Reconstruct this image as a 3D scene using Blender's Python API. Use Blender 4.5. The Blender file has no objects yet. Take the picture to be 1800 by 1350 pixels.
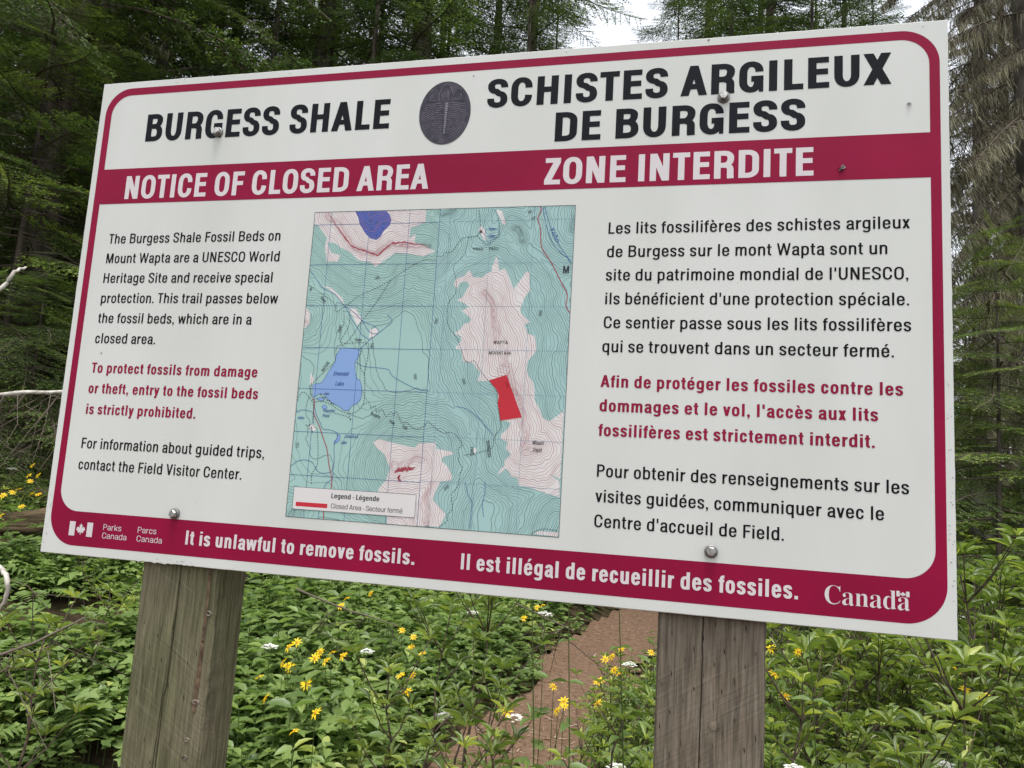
import bpy, math, random
import numpy as np
from mathutils import Vector, Matrix
random.seed(7)
RNG = np.random.default_rng(11)
SC = bpy.context.scene
COL = SC.collection

# ------------------------------------------------------------------ camera, sky, sun, exposure
SB = 0.90                                    # height of the notice's lower edge above the trail
cam_d = bpy.data.cameras.new('camera')
cam_d.sensor_width = 36.0
cam_d.lens = 1315.0 / 1800.0 * 36.0
cam_d.clip_start = 0.02
cam_d.clip_end = 900
cam = bpy.data.objects.new('camera', cam_d)
COL.objects.link(cam)
CP = Vector((0.9271594, -0.94089684, 0.14521903 + SB))
CR = Matrix(((0.97220505, -0.02815699, 0.23243177), (0.22650534, -0.13819142, -0.96415687), (0.05926783, 0.99000521, -0.12797269)))
cam.matrix_world = Matrix.Translation(CP) @ CR.to_4x4()
SC.camera = cam

SUN_EL, SUN_AZ = math.radians(79), math.radians(165)   # behind the photographer, high, veiled by cloud
world = bpy.data.worlds.new('World')
SC.world = world
world.use_nodes = True
wn, wl = world.node_tree.nodes, world.node_tree.links
wn.clear()
sky = wn.new('ShaderNodeTexSky'); sky.sky_type = 'NISHITA'; sky.sun_disc = False
sky.sun_elevation = SUN_EL; sky.sun_rotation = SUN_AZ
sky.air_density = 1.0; sky.dust_density = 2.5
hs = wn.new('ShaderNodeHueSaturation'); hs.inputs['Saturation'].default_value = 0.22; hs.inputs['Value'].default_value = 1.6
bg = wn.new('ShaderNodeBackground'); bg.inputs['Strength'].default_value = 0.15
wo = wn.new('ShaderNodeOutputWorld')
wl.new(sky.outputs[0], hs.inputs['Color']); wl.new(hs.outputs[0], bg.inputs[0]); wl.new(bg.outputs[0], wo.inputs[0])
sun_d = bpy.data.lights.new('sun', 'SUN'); sun_d.energy = 1.5; sun_d.angle = math.radians(14); sun_d.color = (1, 0.97, 0.92)
sun = bpy.data.objects.new('sun', sun_d); COL.objects.link(sun)
sdir = Vector((math.sin(SUN_AZ) * math.cos(SUN_EL), math.cos(SUN_AZ) * math.cos(SUN_EL), math.sin(SUN_EL)))
sun.rotation_euler = sdir.to_track_quat('Z', 'Y').to_euler()
sun.location = (0, 0, 12)
SC.view_settings.view_transform = 'Standard'
SC.view_settings.look = 'None'
SC.view_settings.gamma = 1
SC.view_settings.use_curve_mapping = False
SC.view_settings.exposure = 0.68
try:
    SC.cycles.max_bounces = 6; SC.cycles.transparent_max_bounces = 4
    SC.cycles.diffuse_bounces = 3; SC.cycles.transmission_bounces = 3
    SC.cycles.caustics_reflective = False; SC.cycles.caustics_refractive = False
    SC.cycles.use_fast_gi = False
except Exception:
    pass

# ------------------------------------------------------------------ helpers
def ray(px, py):
    d = Vector(((px - 900) / 1315.0, -(py - 675) / 1315.0, -1.0))
    return (CR @ d).normalized()

def tag(o, label=None, cat=None, group=None, kind=None):
    if label: o['label'] = label
    if cat: o['category'] = cat
    if group: o['group'] = group
    if kind: o['kind'] = kind
    return o

def empty(name, loc, label=None, cat=None, group=None, rz=0.0):
    o = bpy.data.objects.new(name, None); COL.objects.link(o)
    o.location = loc; o.rotation_euler = (0, 0, rz); o.empty_display_size = 0.1
    return tag(o, label, cat, group)

def obj(name, me, parent=None, loc=None):
    o = bpy.data.objects.new(name, me); COL.objects.link(o)
    if parent: o.parent = parent
    if loc is not None: o.location = loc
    return o

def mesh_np(name, V, T, mat, smooth=True, tint=None):
    """all-triangle mesh from numpy arrays; tint = one float per vertex"""
    me = bpy.data.meshes.new(name)
    V = np.ascontiguousarray(V, dtype=np.float32); T = np.ascontiguousarray(T, dtype=np.int32)
    me.vertices.add(len(V)); me.vertices.foreach_set('co', V.ravel())
    me.loops.add(T.size); me.loops.foreach_set('vertex_index', T.ravel())
    me.polygons.add(len(T)); me.polygons.foreach_set('loop_start', np.arange(0, T.size, 3, dtype=np.int32))
    me.polygons.foreach_set('loop_total', np.full(len(T), 3, dtype=np.int32))
    me.polygons.foreach_set('use_smooth', np.full(len(T), smooth, dtype=bool))
    me.update(calc_edges=True)
    if tint is not None:
        a = me.attributes.new('tint', 'FLOAT', 'POINT'); a.data.foreach_set('value', np.asarray(tint, dtype=np.float32))
    for m in (mat if isinstance(mat, (list, tuple)) else [mat]): me.materials.append(m)
    return me

class MB:
    """small mesh builder for faces of any size"""
    def __init__(s): s.v = []; s.f = []
    def face(s, pts):
        b = len(s.v); s.v += [tuple(p) for p in pts]; s.f.append(tuple(range(b, b + len(pts))))
    def box(s, lo, hi):
        x0, y0, z0 = lo; x1, y1, z1 = hi
        b = len(s.v)
        s.v += [(x0,y0,z0),(x1,y0,z0),(x1,y1,z0),(x0,y1,z0),(x0,y0,z1),(x1,y0,z1),(x1,y1,z1),(x0,y1,z1)]
        for f in ((0,3,2,1),(4,5,6,7),(0,1,5,4),(1,2,6,5),(2,3,7,6),(3,0,4,7)): s.f.append(tuple(b+i for i in f))
    def tube(s, pts, rad, n=6, cap=True):
        pts = [Vector(p) for p in pts]; rings = []
        for i, p in enumerate(pts):
            t = (pts[min(i+1, len(pts)-1)] - pts[max(i-1, 0)]).normalized()
            a = t.orthogonal().normalized() if abs(t.z) > .9 else t.cross(Vector((0,0,1))).normalized()
            c = t.cross(a)
            r = rad[i] if hasattr(rad, '__len__') else rad
            b = len(s.v)
            for k in range(n):
                w = 2*math.pi*k/n
                s.v.append(tuple(p + a*math.cos(w)*r + c*math.sin(w)*r))
            rings.append(b)
        for i in range(len(rings)-1):
            for k in range(n):
                s.f.append((rings[i]+k, rings[i]+(k+1)%n, rings[i+1]+(k+1)%n, rings[i+1]+k))
        if cap:
            s.f.append(tuple(rings[0]+k for k in range(n))[::-1]); s.f.append(tuple(rings[-1]+k for k in range(n)))
    def mesh(s, name, mat, smooth=False):
        me = bpy.data.meshes.new(name); me.from_pydata(s.v, [], s.f); me.update()
        if mat: me.materials.append(mat)
        if smooth: me.polygons.foreach_set('use_smooth', [True]*len(me.polygons))
        return me

# ------------------------------------------------------------------ materials
def mat(name, col, rough=0.6, spec=0.3, metal=0.0):
    m = bpy.data.materials.new(name); m.use_nodes = True
    b = m.node_tree.nodes['Principled BSDF']
    b.inputs['Base Color'].default_value = (*col, 1); b.inputs['Roughness'].default_value = rough
    b.inputs['Metallic'].default_value = metal
    b.inputs['Specular IOR Level'].default_value = spec
    return m

def N(m, t, **k):
    n = m.node_tree.nodes.new(t)
    for a, b in k.items(): setattr(n, a, b)
    return n

def noise_col(m, c0, c1, scale, detail=5, stretch=(1,1,1), lo=.35, hi=.65, bump=0.0, bdist=.002, coord='Object', bscale=None):
    nt = m.node_tree; L = nt.links; b = nt.nodes['Principled BSDF']
    tc = N(m, 'ShaderNodeTexCoord'); mp = N(m, 'ShaderNodeMapping'); mp.inputs['Scale'].default_value = stretch
    L.new(tc.outputs[coord], mp.inputs[0])
    n = N(m, 'ShaderNodeTexNoise'); n.inputs['Scale'].default_value = scale; n.inputs['Detail'].default_value = detail
    L.new(mp.outputs[0], n.inputs['Vector'])
    r = N(m, 'ShaderNodeValToRGB'); r.color_ramp.elements[0].position = lo; r.color_ramp.elements[1].position = hi
    r.color_ramp.elements[0].color = (*c0, 1); r.color_ramp.elements[1].color = (*c1, 1)
    L.new(n.outputs[0], r.inputs[0]); L.new(r.outputs[0], b.inputs['Base Color'])
    if bump:
        n2 = n
        if bscale:
            n2 = N(m, 'ShaderNodeTexNoise'); n2.inputs['Scale'].default_value = bscale; n2.inputs['Detail'].default_value = 6
            L.new(mp.outputs[0], n2.inputs['Vector'])
        bp = N(m, 'ShaderNodeBump'); bp.inputs['Strength'].default_value = bump; bp.inputs['Distance'].default_value = bdist
        L.new(n2.outputs[0], bp.inputs['Height']); L.new(bp.outputs[0], b.inputs['Normal'])
    return m

def leaf_mat(name, dark, light, yellow=None, trans=0.35, rough=0.5, spec=.35):
    """leaf colour from the per-leaf 'tint' attribute plus a little noise, partly translucent"""
    m = bpy.data.materials.new(name); m.use_nodes = True
    nt = m.node_tree; L = nt.links; b = nt.nodes['Principled BSDF']; out = nt.nodes['Material Output']
    at = N(m, 'ShaderNodeAttribute', attribute_name='tint')
    oi = N(m, 'ShaderNodeObjectInfo')
    ma = N(m, 'ShaderNodeMath', operation='MULTIPLY_ADD'); ma.inputs[1].default_value = .25
    L.new(oi.outputs['Random'], ma.inputs[0]); L.new(at.outputs['Fac'], ma.inputs[2])
    su = N(m, 'ShaderNodeMath', operation='SUBTRACT'); su.inputs[1].default_value = .12
    L.new(ma.outputs[0], su.inputs[0])
    r = N(m, 'ShaderNodeValToRGB'); e = r.color_ramp.elements
    e[0].color = (*dark, 1); e[0].position = .1; e[1].color = (*light, 1); e[1].position = .85
    if yellow: k = e.new(.99); k.color = (*yellow, 1)
    L.new(su.outputs[0], r.inputs[0]); L.new(r.outputs[0], b.inputs['Base Color'])
    b.inputs['Roughness'].default_value = rough; b.inputs['Specular IOR Level'].default_value = spec
    tr = N(m, 'ShaderNodeBsdfTranslucent'); mx = N(m, 'ShaderNodeMixShader'); mx.inputs[0].default_value = trans
    hv = N(m, 'ShaderNodeHueSaturation'); hv.inputs['Value'].default_value = 1.5; hv.inputs['Saturation'].default_value = 1.15
    L.new(r.outputs[0], hv.inputs['Color']); L.new(hv.outputs[0], tr.inputs[0])
    L.new(b.outputs[0], mx.inputs[1]); L.new(tr.outputs[0], mx.inputs[2]); L.new(mx.outputs[0], out.inputs[0])
    return m

M = {}
M['white'] = noise_col(mat('sign_white_paint', (.545,.555,.525), .5, .25), (.515,.525,.492), (.572,.582,.552), 3.0, 9, (2.2,1,.7), bump=.12, bdist=.0006, bscale=260)
def paint(name, col, var=.06, rough=.55):
    a = tuple(c*(1-var) for c in col); b = tuple(min(1, c*(1+var)) for c in col)
    return noise_col(mat(name, col, rough, .12), a, b, 9, 5, bump=.10, bdist=.0005, bscale=260)
M['crimson'] = paint('crimson_print', (.225,.0035,.034), .08)
M['crimson_text'] = paint('crimson_lettering', (.23,.008,.038), .08)
M['black'] = paint('black_lettering', (.004,.0045,.006), .12, .7)
M['title'] = paint('faded_black_title', (.006,.0075,.011), .15, .7)
M['reverse'] = paint('white_lettering', (.58,.54,.545), .02)
M['edge'] = mat('panel_edge', (.12,.115,.10), .8)
M['map_green'] = paint('map_green', (.31,.475,.44), .03)
M['map_green2'] = paint('map_blue_green', (.31,.475,.46), .03)
M['map_white'] = paint('map_bare_white', (.62,.595,.585), .03)
M['map_lake'] = paint('map_lake_blue', (.21,.33,.58), .03)
M['map_ice'] = paint('map_ice_blue', (.052,.105,.36), .05)
M['map_red'] = paint('map_red', (.46,.03,.045), .04)
M['c_green'] = mat('contour_dark', (.075,.12,.12), .5)
M['c_red'] = mat('contour_red', (.34,.13,.145), .5)
M['grid1'] = mat('grid_blue', (.05,.10,.24), .5)
M['grid2'] = mat('grid_faint', (.17,.27,.36), .5)
M['river'] = mat('river_blue', (.05,.12,.28), .5)
M['road'] = mat('road_red', (.30,.06,.075), .5)
M['mapink'] = mat('map_ink', (.02,.025,.03), .5)
M['mapblue'] = mat('map_blue_lettering', (.03,.08,.28), .5)
M['legend'] = paint('legend_white', (.60,.58,.57), .02)

# ------------------------------------------------------------------ lettering: a condensed grotesque drawn with a broad pen
XH = .745
def curve(p, mode, x1, y1, n=7, e=2.0/2.22):
    x0, y0 = p; out = []
    for i in range(1, n+1):
        a = math.pi/2*i/n; s, c = math.sin(a)**e, max(0.0, math.cos(a))**e
        out.append((x0+(x1-x0)*s, y1+(y0-y1)*c) if mode == 'h' else (x1+(x0-x1)*c, y0+(y1-y0)*s))
    return out

def path(*cmds):
    pts = []
    for c in cmds:
        if c[0] in 'ML': pts.append((c[1], c[2]))
        else: pts += curve(pts[-1], c[0], c[1], c[2])
    return pts

def glyph(ch, w, t):
    """returns (width, strokes, side bearings); strokes: ('s', centreline) or ('p', polygon)"""
    h, k = w/2, t/2; o = .013; S = []
    def s(*c): S.append(('s', path(*c)))
    def R(x0, y0, x1, y1): S.append(('p', [(x0,y0),(x1,y0),(x1,y1),(x0,y1)]))
    def Dg(x0, y0, x1, y1, dw): S.append(('p', [(x0,y0),(x0+dw,y0),(x1+dw,y1),(x1,y1)]))
    rb, sb, db = .045, .075, .008
    l = h
    def rnd(W, T, B, a):
        r = W-h; m = W/2
        s(('M',l,(T+B)/2),('L',l,T-a),('v',m,T),('h',r,T-a),('L',r,B+a),('v',m,B),('h',l,B+a),('L',l,(T+B)/2))
    T, B = 1+o-k, -o+k
    A = .30
    if ch == 'O': W = .64; rnd(W, T, B, A); return W, S, rb, rb
    if ch == 'C' or ch == 'G':
        W = .62; r = W-h; m = W/2
        if ch == 'C': s(('M',r,.635),('L',r,T-A+.03),('v',m,T),('h',l,T-A),('L',l,B+A),('v',m,B),('h',r,B+A),('L',r,.36))
        else:
            s(('M',r,.665),('L',r,T-A+.05),('v',m,T),('h',l,T-A),('L',l,B+A),('v',m,B),('h',r-.03,B+A),('L',r-.03,.40))
            R(W-w*.55,0,W,.44); R(W*.50,.53-t,W,.53)
        return W, S, rb, rb
    if ch in 'IlT' or ch in "EFHLU":
        if ch in 'Il': R(0,0,w,1); return w, S, sb, sb
        if ch == 'T': W = .54; R(0,1-t,W,1); R(W/2-h,0,W/2+h,1-t); return W, S, .015, .015
        if ch == 'L': W = .48; R(0,0,w,1); R(w,0,W,t); return W, S, sb, .02
        if ch == 'H': W = .61; R(0,0,w,1); R(W-w,0,W,1); R(w,.53-k,W-w,.53+k); return W, S, sb, sb
        if ch == 'E': W = .52; R(0,0,w,1); R(w,0,W,t); R(w,1-t,W-.01,1); R(w,.53-k,W-.03,.53+k); return W, S, sb, .035
        if ch == 'F': W = .50; R(0,0,w,1); R(w,1-t,W,1); R(w,.51-k,W-.04,.51+k); return W, S, sb, .02
        W = .61; r = W-h; s(('M',l,1),('L',l,B+A),('v',W/2,B),('h',r,B+A),('L',r,1)); return W, S, sb-.01, sb-.01
    if ch == 'D': W = .62; r = W-h; R(0,0,w,1); s(('M',w,1-k),('L',W*.44,1-k),('h',r,1-A),('L',r,A),('v',W*.44,k),('L',w,k)); return W, S, sb, rb
    if ch == 'B':
        W = .62; r = W-h; R(0,0,w,1)
        s(('M',w,1-k),('L',W*.50,1-k),('h',r-.025,.775),('v',W*.50,.545)); s(('M',w,.545),('L',W*.50,.545),('h',r,.30),('v',W*.50,k),('L',w,k)); return W, S, sb, rb-.01
    if ch == 'P': W = .59; r = W-h; R(0,0,w,1); s(('M',w,1-k),('L',W*.48,1-k),('h',r,.715),('v',W*.48,.41+k),('L',w,.41+k)); return W, S, sb, .02
    if ch == 'R':
        W = .62; r = W-h; R(0,0,w,1); s(('M',w,1-k),('L',W*.48,1-k),('h',r-.01,.735),('v',W*.48,.48),('L',w,.48))
        s(('M',W*.46,.48),('h',r-.02,.32),('L',r-.02,.14),('L',r-.012,0)); return W, S, sb, .035
    if ch == 'S':
        W = .60; r = W-h; m = W/2
        s(('M',r,.70),('L',r,T-.20),('v',m,T),('h',l,.755),('v',W*.42,.575),('L',W*.60,.475),('h',r,.265),('v',m,B),('h',l,.27),('L',l,.32)); return W, S, rb-.01, rb-.01
    if ch == 'A' or ch == 'V':
        W = .70 if ch == 'A' else .66; c = W/2; d = w*1.06
        if ch == 'A': Dg(0,0,c-d/2,1,d); S.append(('p',[(W-d,0),(W,0),(c+d/2,1),(c-d/2,1)])); R(W*.25,.215,W*.75,.215+t*.95)
        else: S.append(('p',[(c-d/2,0),(c+d/2,0),(d,1),(0,1)])); Dg(c-d/2,0,W-d,1,d)
        return W, S, db, db
    if ch == 'W':
        W = .98; d = w*.92; a1, a2, c = W*.27, W*.73, W/2
        S.append(('p',[(a1-d/2,0),(a1+d/2,0),(d,1),(0,1)])); Dg(a1-d/2,0,c-d/2,1,d)
        S.append(('p',[(a2-d/2,0),(a2+d/2,0),(c+d/2,1),(c-d/2,1)])); Dg(a2-d/2,0,W-d,1,d); return W, S, db, db
    if ch == 'X': W = .66; d = w*1.16; Dg(0,0,W-d,1,d); S.append(('p',[(W-d,0),(W,0),(d,1),(0,1)])); return W, S, db, db
    if ch == 'Y': W = .64; c = W/2; d = w*1.1; R(c-h,0,c+h,.42); S.append(('p',[(c-h,.40),(c+h,.40),(d,1),(0,1)])); Dg(c-h,.40,W-d,1,w*1.04); return W, S, db, db
    if ch == 'Z': W = .54; d = w*1.25; R(0,0,W,t); R(.02,1-t,W,1); Dg(0,t,W-d,1-t,d); return W, S, .03, .03
    if ch == 'N': W = .62; R(0,0,w,1); R(W-w,0,W,1); S.append(('p',[(W-w*1.12,0),(W-.002,0),(w*1.12,1),(0.002,1)])); return W, S, sb, sb
    if ch == 'M': W = .78; R(0,0,w*.95,1); R(W-w*.95,0,W,1); c = W/2; d = w*.9; S.append(('p',[(c-d/2,0),(c+d/2,0),(w*1.35,1),(.002,1)])); S.append(('p',[(c-d/2,0),(c+d/2,0),(W-.002,1),(W-w*1.35,1)])); return W, S, sb, sb
    # lower case
    T, B = XH+o-k, -o+k; a = .235; X = XH
    if ch in 'oce':
        W = .53 if ch != 'c' else .50; r = W-h; m = W/2
        if ch == 'o': rnd(W, T, B, a)
        if ch == 'c': s(('M',r,.475),('L',r,T-a+.02),('v',m,T),('h',l,T-a),('L',l,B+a),('v',m,B),('h',r,B+a-.02),('L',r,.275))
        if ch == 'e': s(('M',r,.335),('L',r,T-a),('v',m,T),('h',l,T-a),('L',l,B+a),('v',m,B),('h',r,.235)); R(w*.9,.33,W-w*.6,.33+t*.82)
        return W, S, rb-.005, rb-.005
    if ch in 'nhmur':
        st = 1 if ch == 'h' else X; sb2 = .06
        if ch == 'm':
            W = .82; R(0,0,w,X); c = W/2; s(('M',l+.01,X-.26),('v',(l+c)/2+.035,T),('h',c,X-.24),('L',c,0)); s(('M',c+.01,X-.26),('v',(c+W-h)/2+.035,T),('h',W-h,X-.24),('L',W-h,0)); return W, S, sb2, sb2
        if ch == 'r': W = .35; R(0,0,w,X); s(('M',l+.015,X-.29),('v',W,X-k-.005)); return W, S, sb2, .0
        W = .52; r = W-h
        if ch == 'u': R(W-w,0,W,X); s(('M',l,X),('L',l,.24),('v',W/2-.025,B),('h',r-.01,.26)); return W, S, sb2, sb2
        R(0,0,w,st); s(('M',l+.01,X-.26),('v',W/2+.025,T),('h',r,X-.24),('L',r,0)); return W, S, sb2, sb2
    if ch in 'bpdqg':
        W = .54; r = W-h
        y0, y1 = {'b':(0,1),'p':(-.26,X),'d':(0,1),'q':(-.26,X),'g':(-.02,X)}[ch]
        if ch in 'bp': R(0,y0,w,y1)
        else: R(W-w,y0,W,y1)
        rnd(W, T, B if ch != 'g' else B+.05, a-.02)
        if ch == 'g': s(('M',r,.02),('L',r,-.03),('v',W/2,-.265+k),('h',l+.01,-.10))
        return (W, S, .06, rb) if ch in 'bp' else (W, S, rb, .06)
    if ch == 'a':
        W = .52; r = W-h-.015
        s(('M',l+.015,X-.22),('L',l+.015,X-.20),('v',W/2,T),('h',r,X-.20),('L',r,.12),('v',W+.01,.02))
        s(('M',r,.475),('v',W*.5,.39),('h',l,.20),('v',W*.40,B),('h',r,.20)); return W, S, rb-.005, .03
    if ch == 's':
        W = .49; r = W-h; m = W/2
        s(('M',r,.53),('v',m,T),('h',l,.56),('v',W*.42,.42),('L',W*.60,.345),('h',r,.20),('v',m,B),('h',l,.22)); return W, S, .03, .03
    if ch == 't': W = .33; x = .075+h; s(('M',x,.94),('L',x,.17),('v',W,k-.005)); R(0,X-t*.85,W,X); return W, S, .01, .03
    if ch == 'f': W = .33; x = .07+h; s(('M',x,0),('L',x,.80),('v',W,1-k)); R(0,X-t*.85,W,X); return W, S, .01, .0
    if ch == 'i': R(0,0,w,X); R(0,.865,w,1); return w, S, .065, .065
    if ch == 'k': W = .52; R(0,0,w,1); d = w*1.1; Dg(w*.8,.27,W-d-.02,X,d); S.append(('p',[(W-d,0),(W,0),(w+.12,.48),(w-.02,.40)])); return W, S, .06, .01
    if ch in 'vyxwz':
        if ch == 'z': W = .45; d = w*1.2; R(0,0,W,t); R(.01,X-t,W,X); Dg(0,t,W-d,X-t,d); return W, S, .02, .02
        if ch == 'x': W = .50; d = w*1.12; Dg(0,0,W-d,X,d); S.append(('p',[(W-d,0),(W,0),(d,X),(0,X)])); return W, S, db, db
        if ch == 'w':
            W = .78; d = w*.92; a1, a2, c = W*.27, W*.73, W/2
            S.append(('p',[(a1-d/2,0),(a1+d/2,0),(d,X),(0,X)])); Dg(a1-d/2,0,c-d/2,X,d)
            S.append(('p',[(a2-d/2,0),(a2+d/2,0),(c+d/2,X),(c-d/2,X)])); Dg(a2-d/2,0,W-d,X,d); return W, S, db, db
        W = .52; c = W/2; d = w*1.02
        S.append(('p',[(c-d/2,0),(c+d/2,0),(d,X),(0,X)])); Dg(c-d/2,0,W-d,X,d)
        if ch == 'y': S.append(('p',[(c-d*.95,-.13),(c-.02,-.15),(c+d/2,.02),(c-d/2,.02)])); s(('M',c-.01,-.10),('v',c-.20,-.262+k))
        return W, S, db, db
    if ch in 'éè':
        W, S2, a_, b_ = glyph('e', w, t); c = W/2
        if ch == 'é': S2.append(('p',[(c-.06,.83),(c+.06,.83),(c+.20,1.02),(c+.02,1.02)]))
        else: S2.append(('p',[(c-.06,.83),(c+.06,.83),(c-.02,1.02),(c-.20,1.02)]))
        return W, S2, a_, b_
    if ch == '.': R(0,0,w,w*.95); return w, S, .05, .05
    if ch == ',': R(0,0,w,w*.95); S.append(('p',[(w*.15,-.17),(w*.55,-.15),(w,-.02),(w,.02),(w*.45,.02)])); return w, S, .05, .05
    if ch == "'": R(0,.66,w*.85,1); return w*.85, S, .06, .06
    if ch == '-': R(0,.29,.28,.29+t); return .28, S, .04, .04
    if ch == ' ': return .20, [], .03, .03
    # digits
    T, B = 1+o-k, -o+k
    W = .54; r = W-h; m = W/2
    if ch == '0': rnd(W, T, B, .28)
    elif ch == '1': R(m,0,m+w,1); R(.10,.74,m,.74+t*.8)
    elif ch == '2': s(('M',l,.68),('v',m,T),('h',r,.70),('v',l+.03,.16)); R(0,0,W,t)
    elif ch == '3': s(('M',l,.74),('v',m,T),('h',r-.02,.76),('v',m,.53)); s(('M',m,.53),('h',r,.27),('v',m,B),('h',l,.24))
    elif ch == '4': R(.33,0,.33+w,1); R(0,.2,W,.2+t); Dg(0,.3,.30,1,w)
    elif ch == '6': rnd(W, .62, B, .22); s(('M',l,.3),('L',l,.7),('v',m,T),('h',r,.76))
    else: rnd(W, .54, B, .2); rnd(W-.04, T, .52, .18)
    return W, S, .04, .04

def ribbon(mb, pts, w, t, tf, lift, closed=False):
    n = len(pts); L, Rr = [], []
    for i in range(n):
        p0 = pts[max(i-1,0)]; p1 = pts[min(i+1,n-1)]
        if closed:
            p0 = pts[(i-1) % n]; p1 = pts[(i+1) % n]
        tx, ty = p1[0]-p0[0], p1[1]-p0[1]; d = math.hypot(tx, ty) or 1
        nx, ny = -ty/d, tx/d
        hw = .5*math.sqrt((w*nx)**2+(t*ny)**2)
        x, y = pts[i]
        L.append(tf(x+nx*hw, y+ny*hw, lift)); Rr.append(tf(x-nx*hw, y-ny*hw, lift))
    b = len(mb.v); mb.v += L+Rr
    for i in range(n-1 + (1 if closed else 0)):
        j = (i+1) % n
        mb.f.append((b+i, b+j, b+n+j, b+n+i))

def dedupe(p):
    q = [p[0]]
    for a in p[1:]:
        if abs(a[0]-q[-1][0])+abs(a[1]-q[-1][1]) > 1e-4: q.append(a)
    return q

def text(mb, s, x0, z0, cap, x1=None, w=.16, t=.13, lift=.31, rot=0.0, slant=0.0, track=0.0, center=False, xs=None):
    """lettering on the panel face, millimetres; x1 = where the ink ends"""
    G = [glyph(c, w, t) for c in s]
    tot = 0; xs_ = []
    for i, g in enumerate(G):
        if i: tot += g[2] + track
        xs_.append(tot); tot += g[0]
        if i < len(G)-1: tot += g[3]
    sx = (x1-x0)/tot if x1 is not None else cap*(xs or 1)
    if center: off = -tot*sx/2
    else: off = 0
    cr, sr = math.cos(rot), math.sin(rot)
    for (W, S, a, b), gx in zip(G, xs_):
        for q, (kind, pts) in enumerate(S):
            def tf(u, v, lf):
                X = off+(u+gx)*sx + v*cap*slant; Z = v*cap
                return P3(x0 + X*cr - Z*sr, z0 + X*sr + Z*cr, lf)
            if kind == 's': ribbon(mb, dedupe(pts), w, t, tf, lift+q*.012)
            else: mb.face([tf(u, v, lift+q*.012) for u, v in pts])
    return tot

def P3(x, z, lift):                      # millimetres on the panel -> metres, lift in front of the face
    return (x/1000.0, -lift/1000.0, SB + z/1000.0)

# ---- outlines of the serif wordmark; printed map features in tenths of a millimetre
SERIF = {'C':[468,[[[338,-11,257,-11,212,-11],[172,-1,137,20,103,40],[75,68,56,104,36,140],[26,182,26,228,26,274],[36,315,56,351,76,387],[104,414,139,435,174,455],[214,465,259,465,290,465],[326,457,367,440,374,437],[381,435,388,435,404,435],[415,445,419,465,425,465],[431,465,437,465,437,413],[437,361,437,308,431,308],[425,308,420,308,405,350],[383,383,356,407,329,431],[299,443,265,443,184,443],[144,371,144,226,144,91],[188,24,278,24,305,24],[332,31,358,45,384,59],[408,79,428,106,435,100],[441,94,447,89,401,22]]]],'a':[344,[[[282,-10,255,-10,221,-10],[203,5,200,35,170,6],[135,-9,95,-9,72,-9],[54,-2,40,11,27,25],[20,42,20,63,20,93],[35,117,63,136,92,155],[137,173,199,190,199,207],[199,224,199,241,199,260],[195,274,187,282,179,291],[166,296,148,296,119,296],[104,288,104,274,104,271],[107,266,113,257,120,248],[123,239,123,231,123,219],[119,209,110,202,101,194],[90,191,77,191,63,191],[52,195,45,203,37,211],[33,223,33,236,33,252],[38,266,49,278,60,291],[75,300,95,308,114,315],[136,318,162,318,210,318],[244,310,263,292,283,275],[293,247,293,210,293,161],[293,112,293,62,293,51],[293,43,295,40,296,36],[299,34,304,34,309,34],[314,37,320,42,323,37],[326,32,329,28,307,2]],[[129,34,151,34,157,34],[165,36,174,41,183,46],[191,53,199,63,199,99],[199,134,199,169,145,157],[118,128,118,84,118,50]]]],'n':[381,[[[72,0,18,0,18,5],[18,11,18,16,31,17],[40,20,45,26,50,31],[52,41,52,56,52,122],[52,187,52,253,52,267],[50,277,46,284,41,290],[32,294,19,294,19,300],[19,305,19,310,62,310],[105,310,148,310,148,296],[148,282,148,267,172,301],[204,318,243,318,301,318],[330,283,330,212,330,160],[330,108,330,56,330,42],[333,32,337,26,342,20],[350,17,363,16,363,11],[363,5,363,0,310,0],[256,0,202,0,202,5],[202,11,202,16,204,16],[205,16,207,16,226,16],[235,29,235,56,235,109],[235,163,235,217,235,235],[233,249,229,258,225,267],[216,271,203,271,182,271],[163,259,148,235,148,175],[148,116,148,56,148,42],[150,32,154,26,158,20],[167,17,180,16,180,11],[180,5,180,0,126,0]]]],'d':[370,[[[176,-10,140,-10,116,-10],[96,-3,78,10,59,24],[45,43,35,66,25,90],[19,117,19,147,19,182],[25,212,36,237,47,263],[62,283,81,297,101,311],[122,318,146,318,177,318],[203,306,223,280,223,320],[223,361,223,401,223,415],[219,425,212,430,205,436],[193,439,176,439,176,445],[176,450,176,455,224,455],[271,455,319,455,319,329],[319,202,319,75,319,59],[321,47,325,41,329,34],[338,30,353,28,353,22],[353,16,353,11,317,11],[274,4,223,-10,223,6],[223,23,223,39,204,6]],[[152,28,171,28,182,28],[192,33,202,41,212,50],[219,62,223,76,223,131],[223,186,223,242,221,253],[216,262,206,270,197,277],[186,281,174,281,153,281],[139,270,130,250,122,229],[118,197,118,153,118,111],[121,79,130,58,138,38]]]]}
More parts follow.
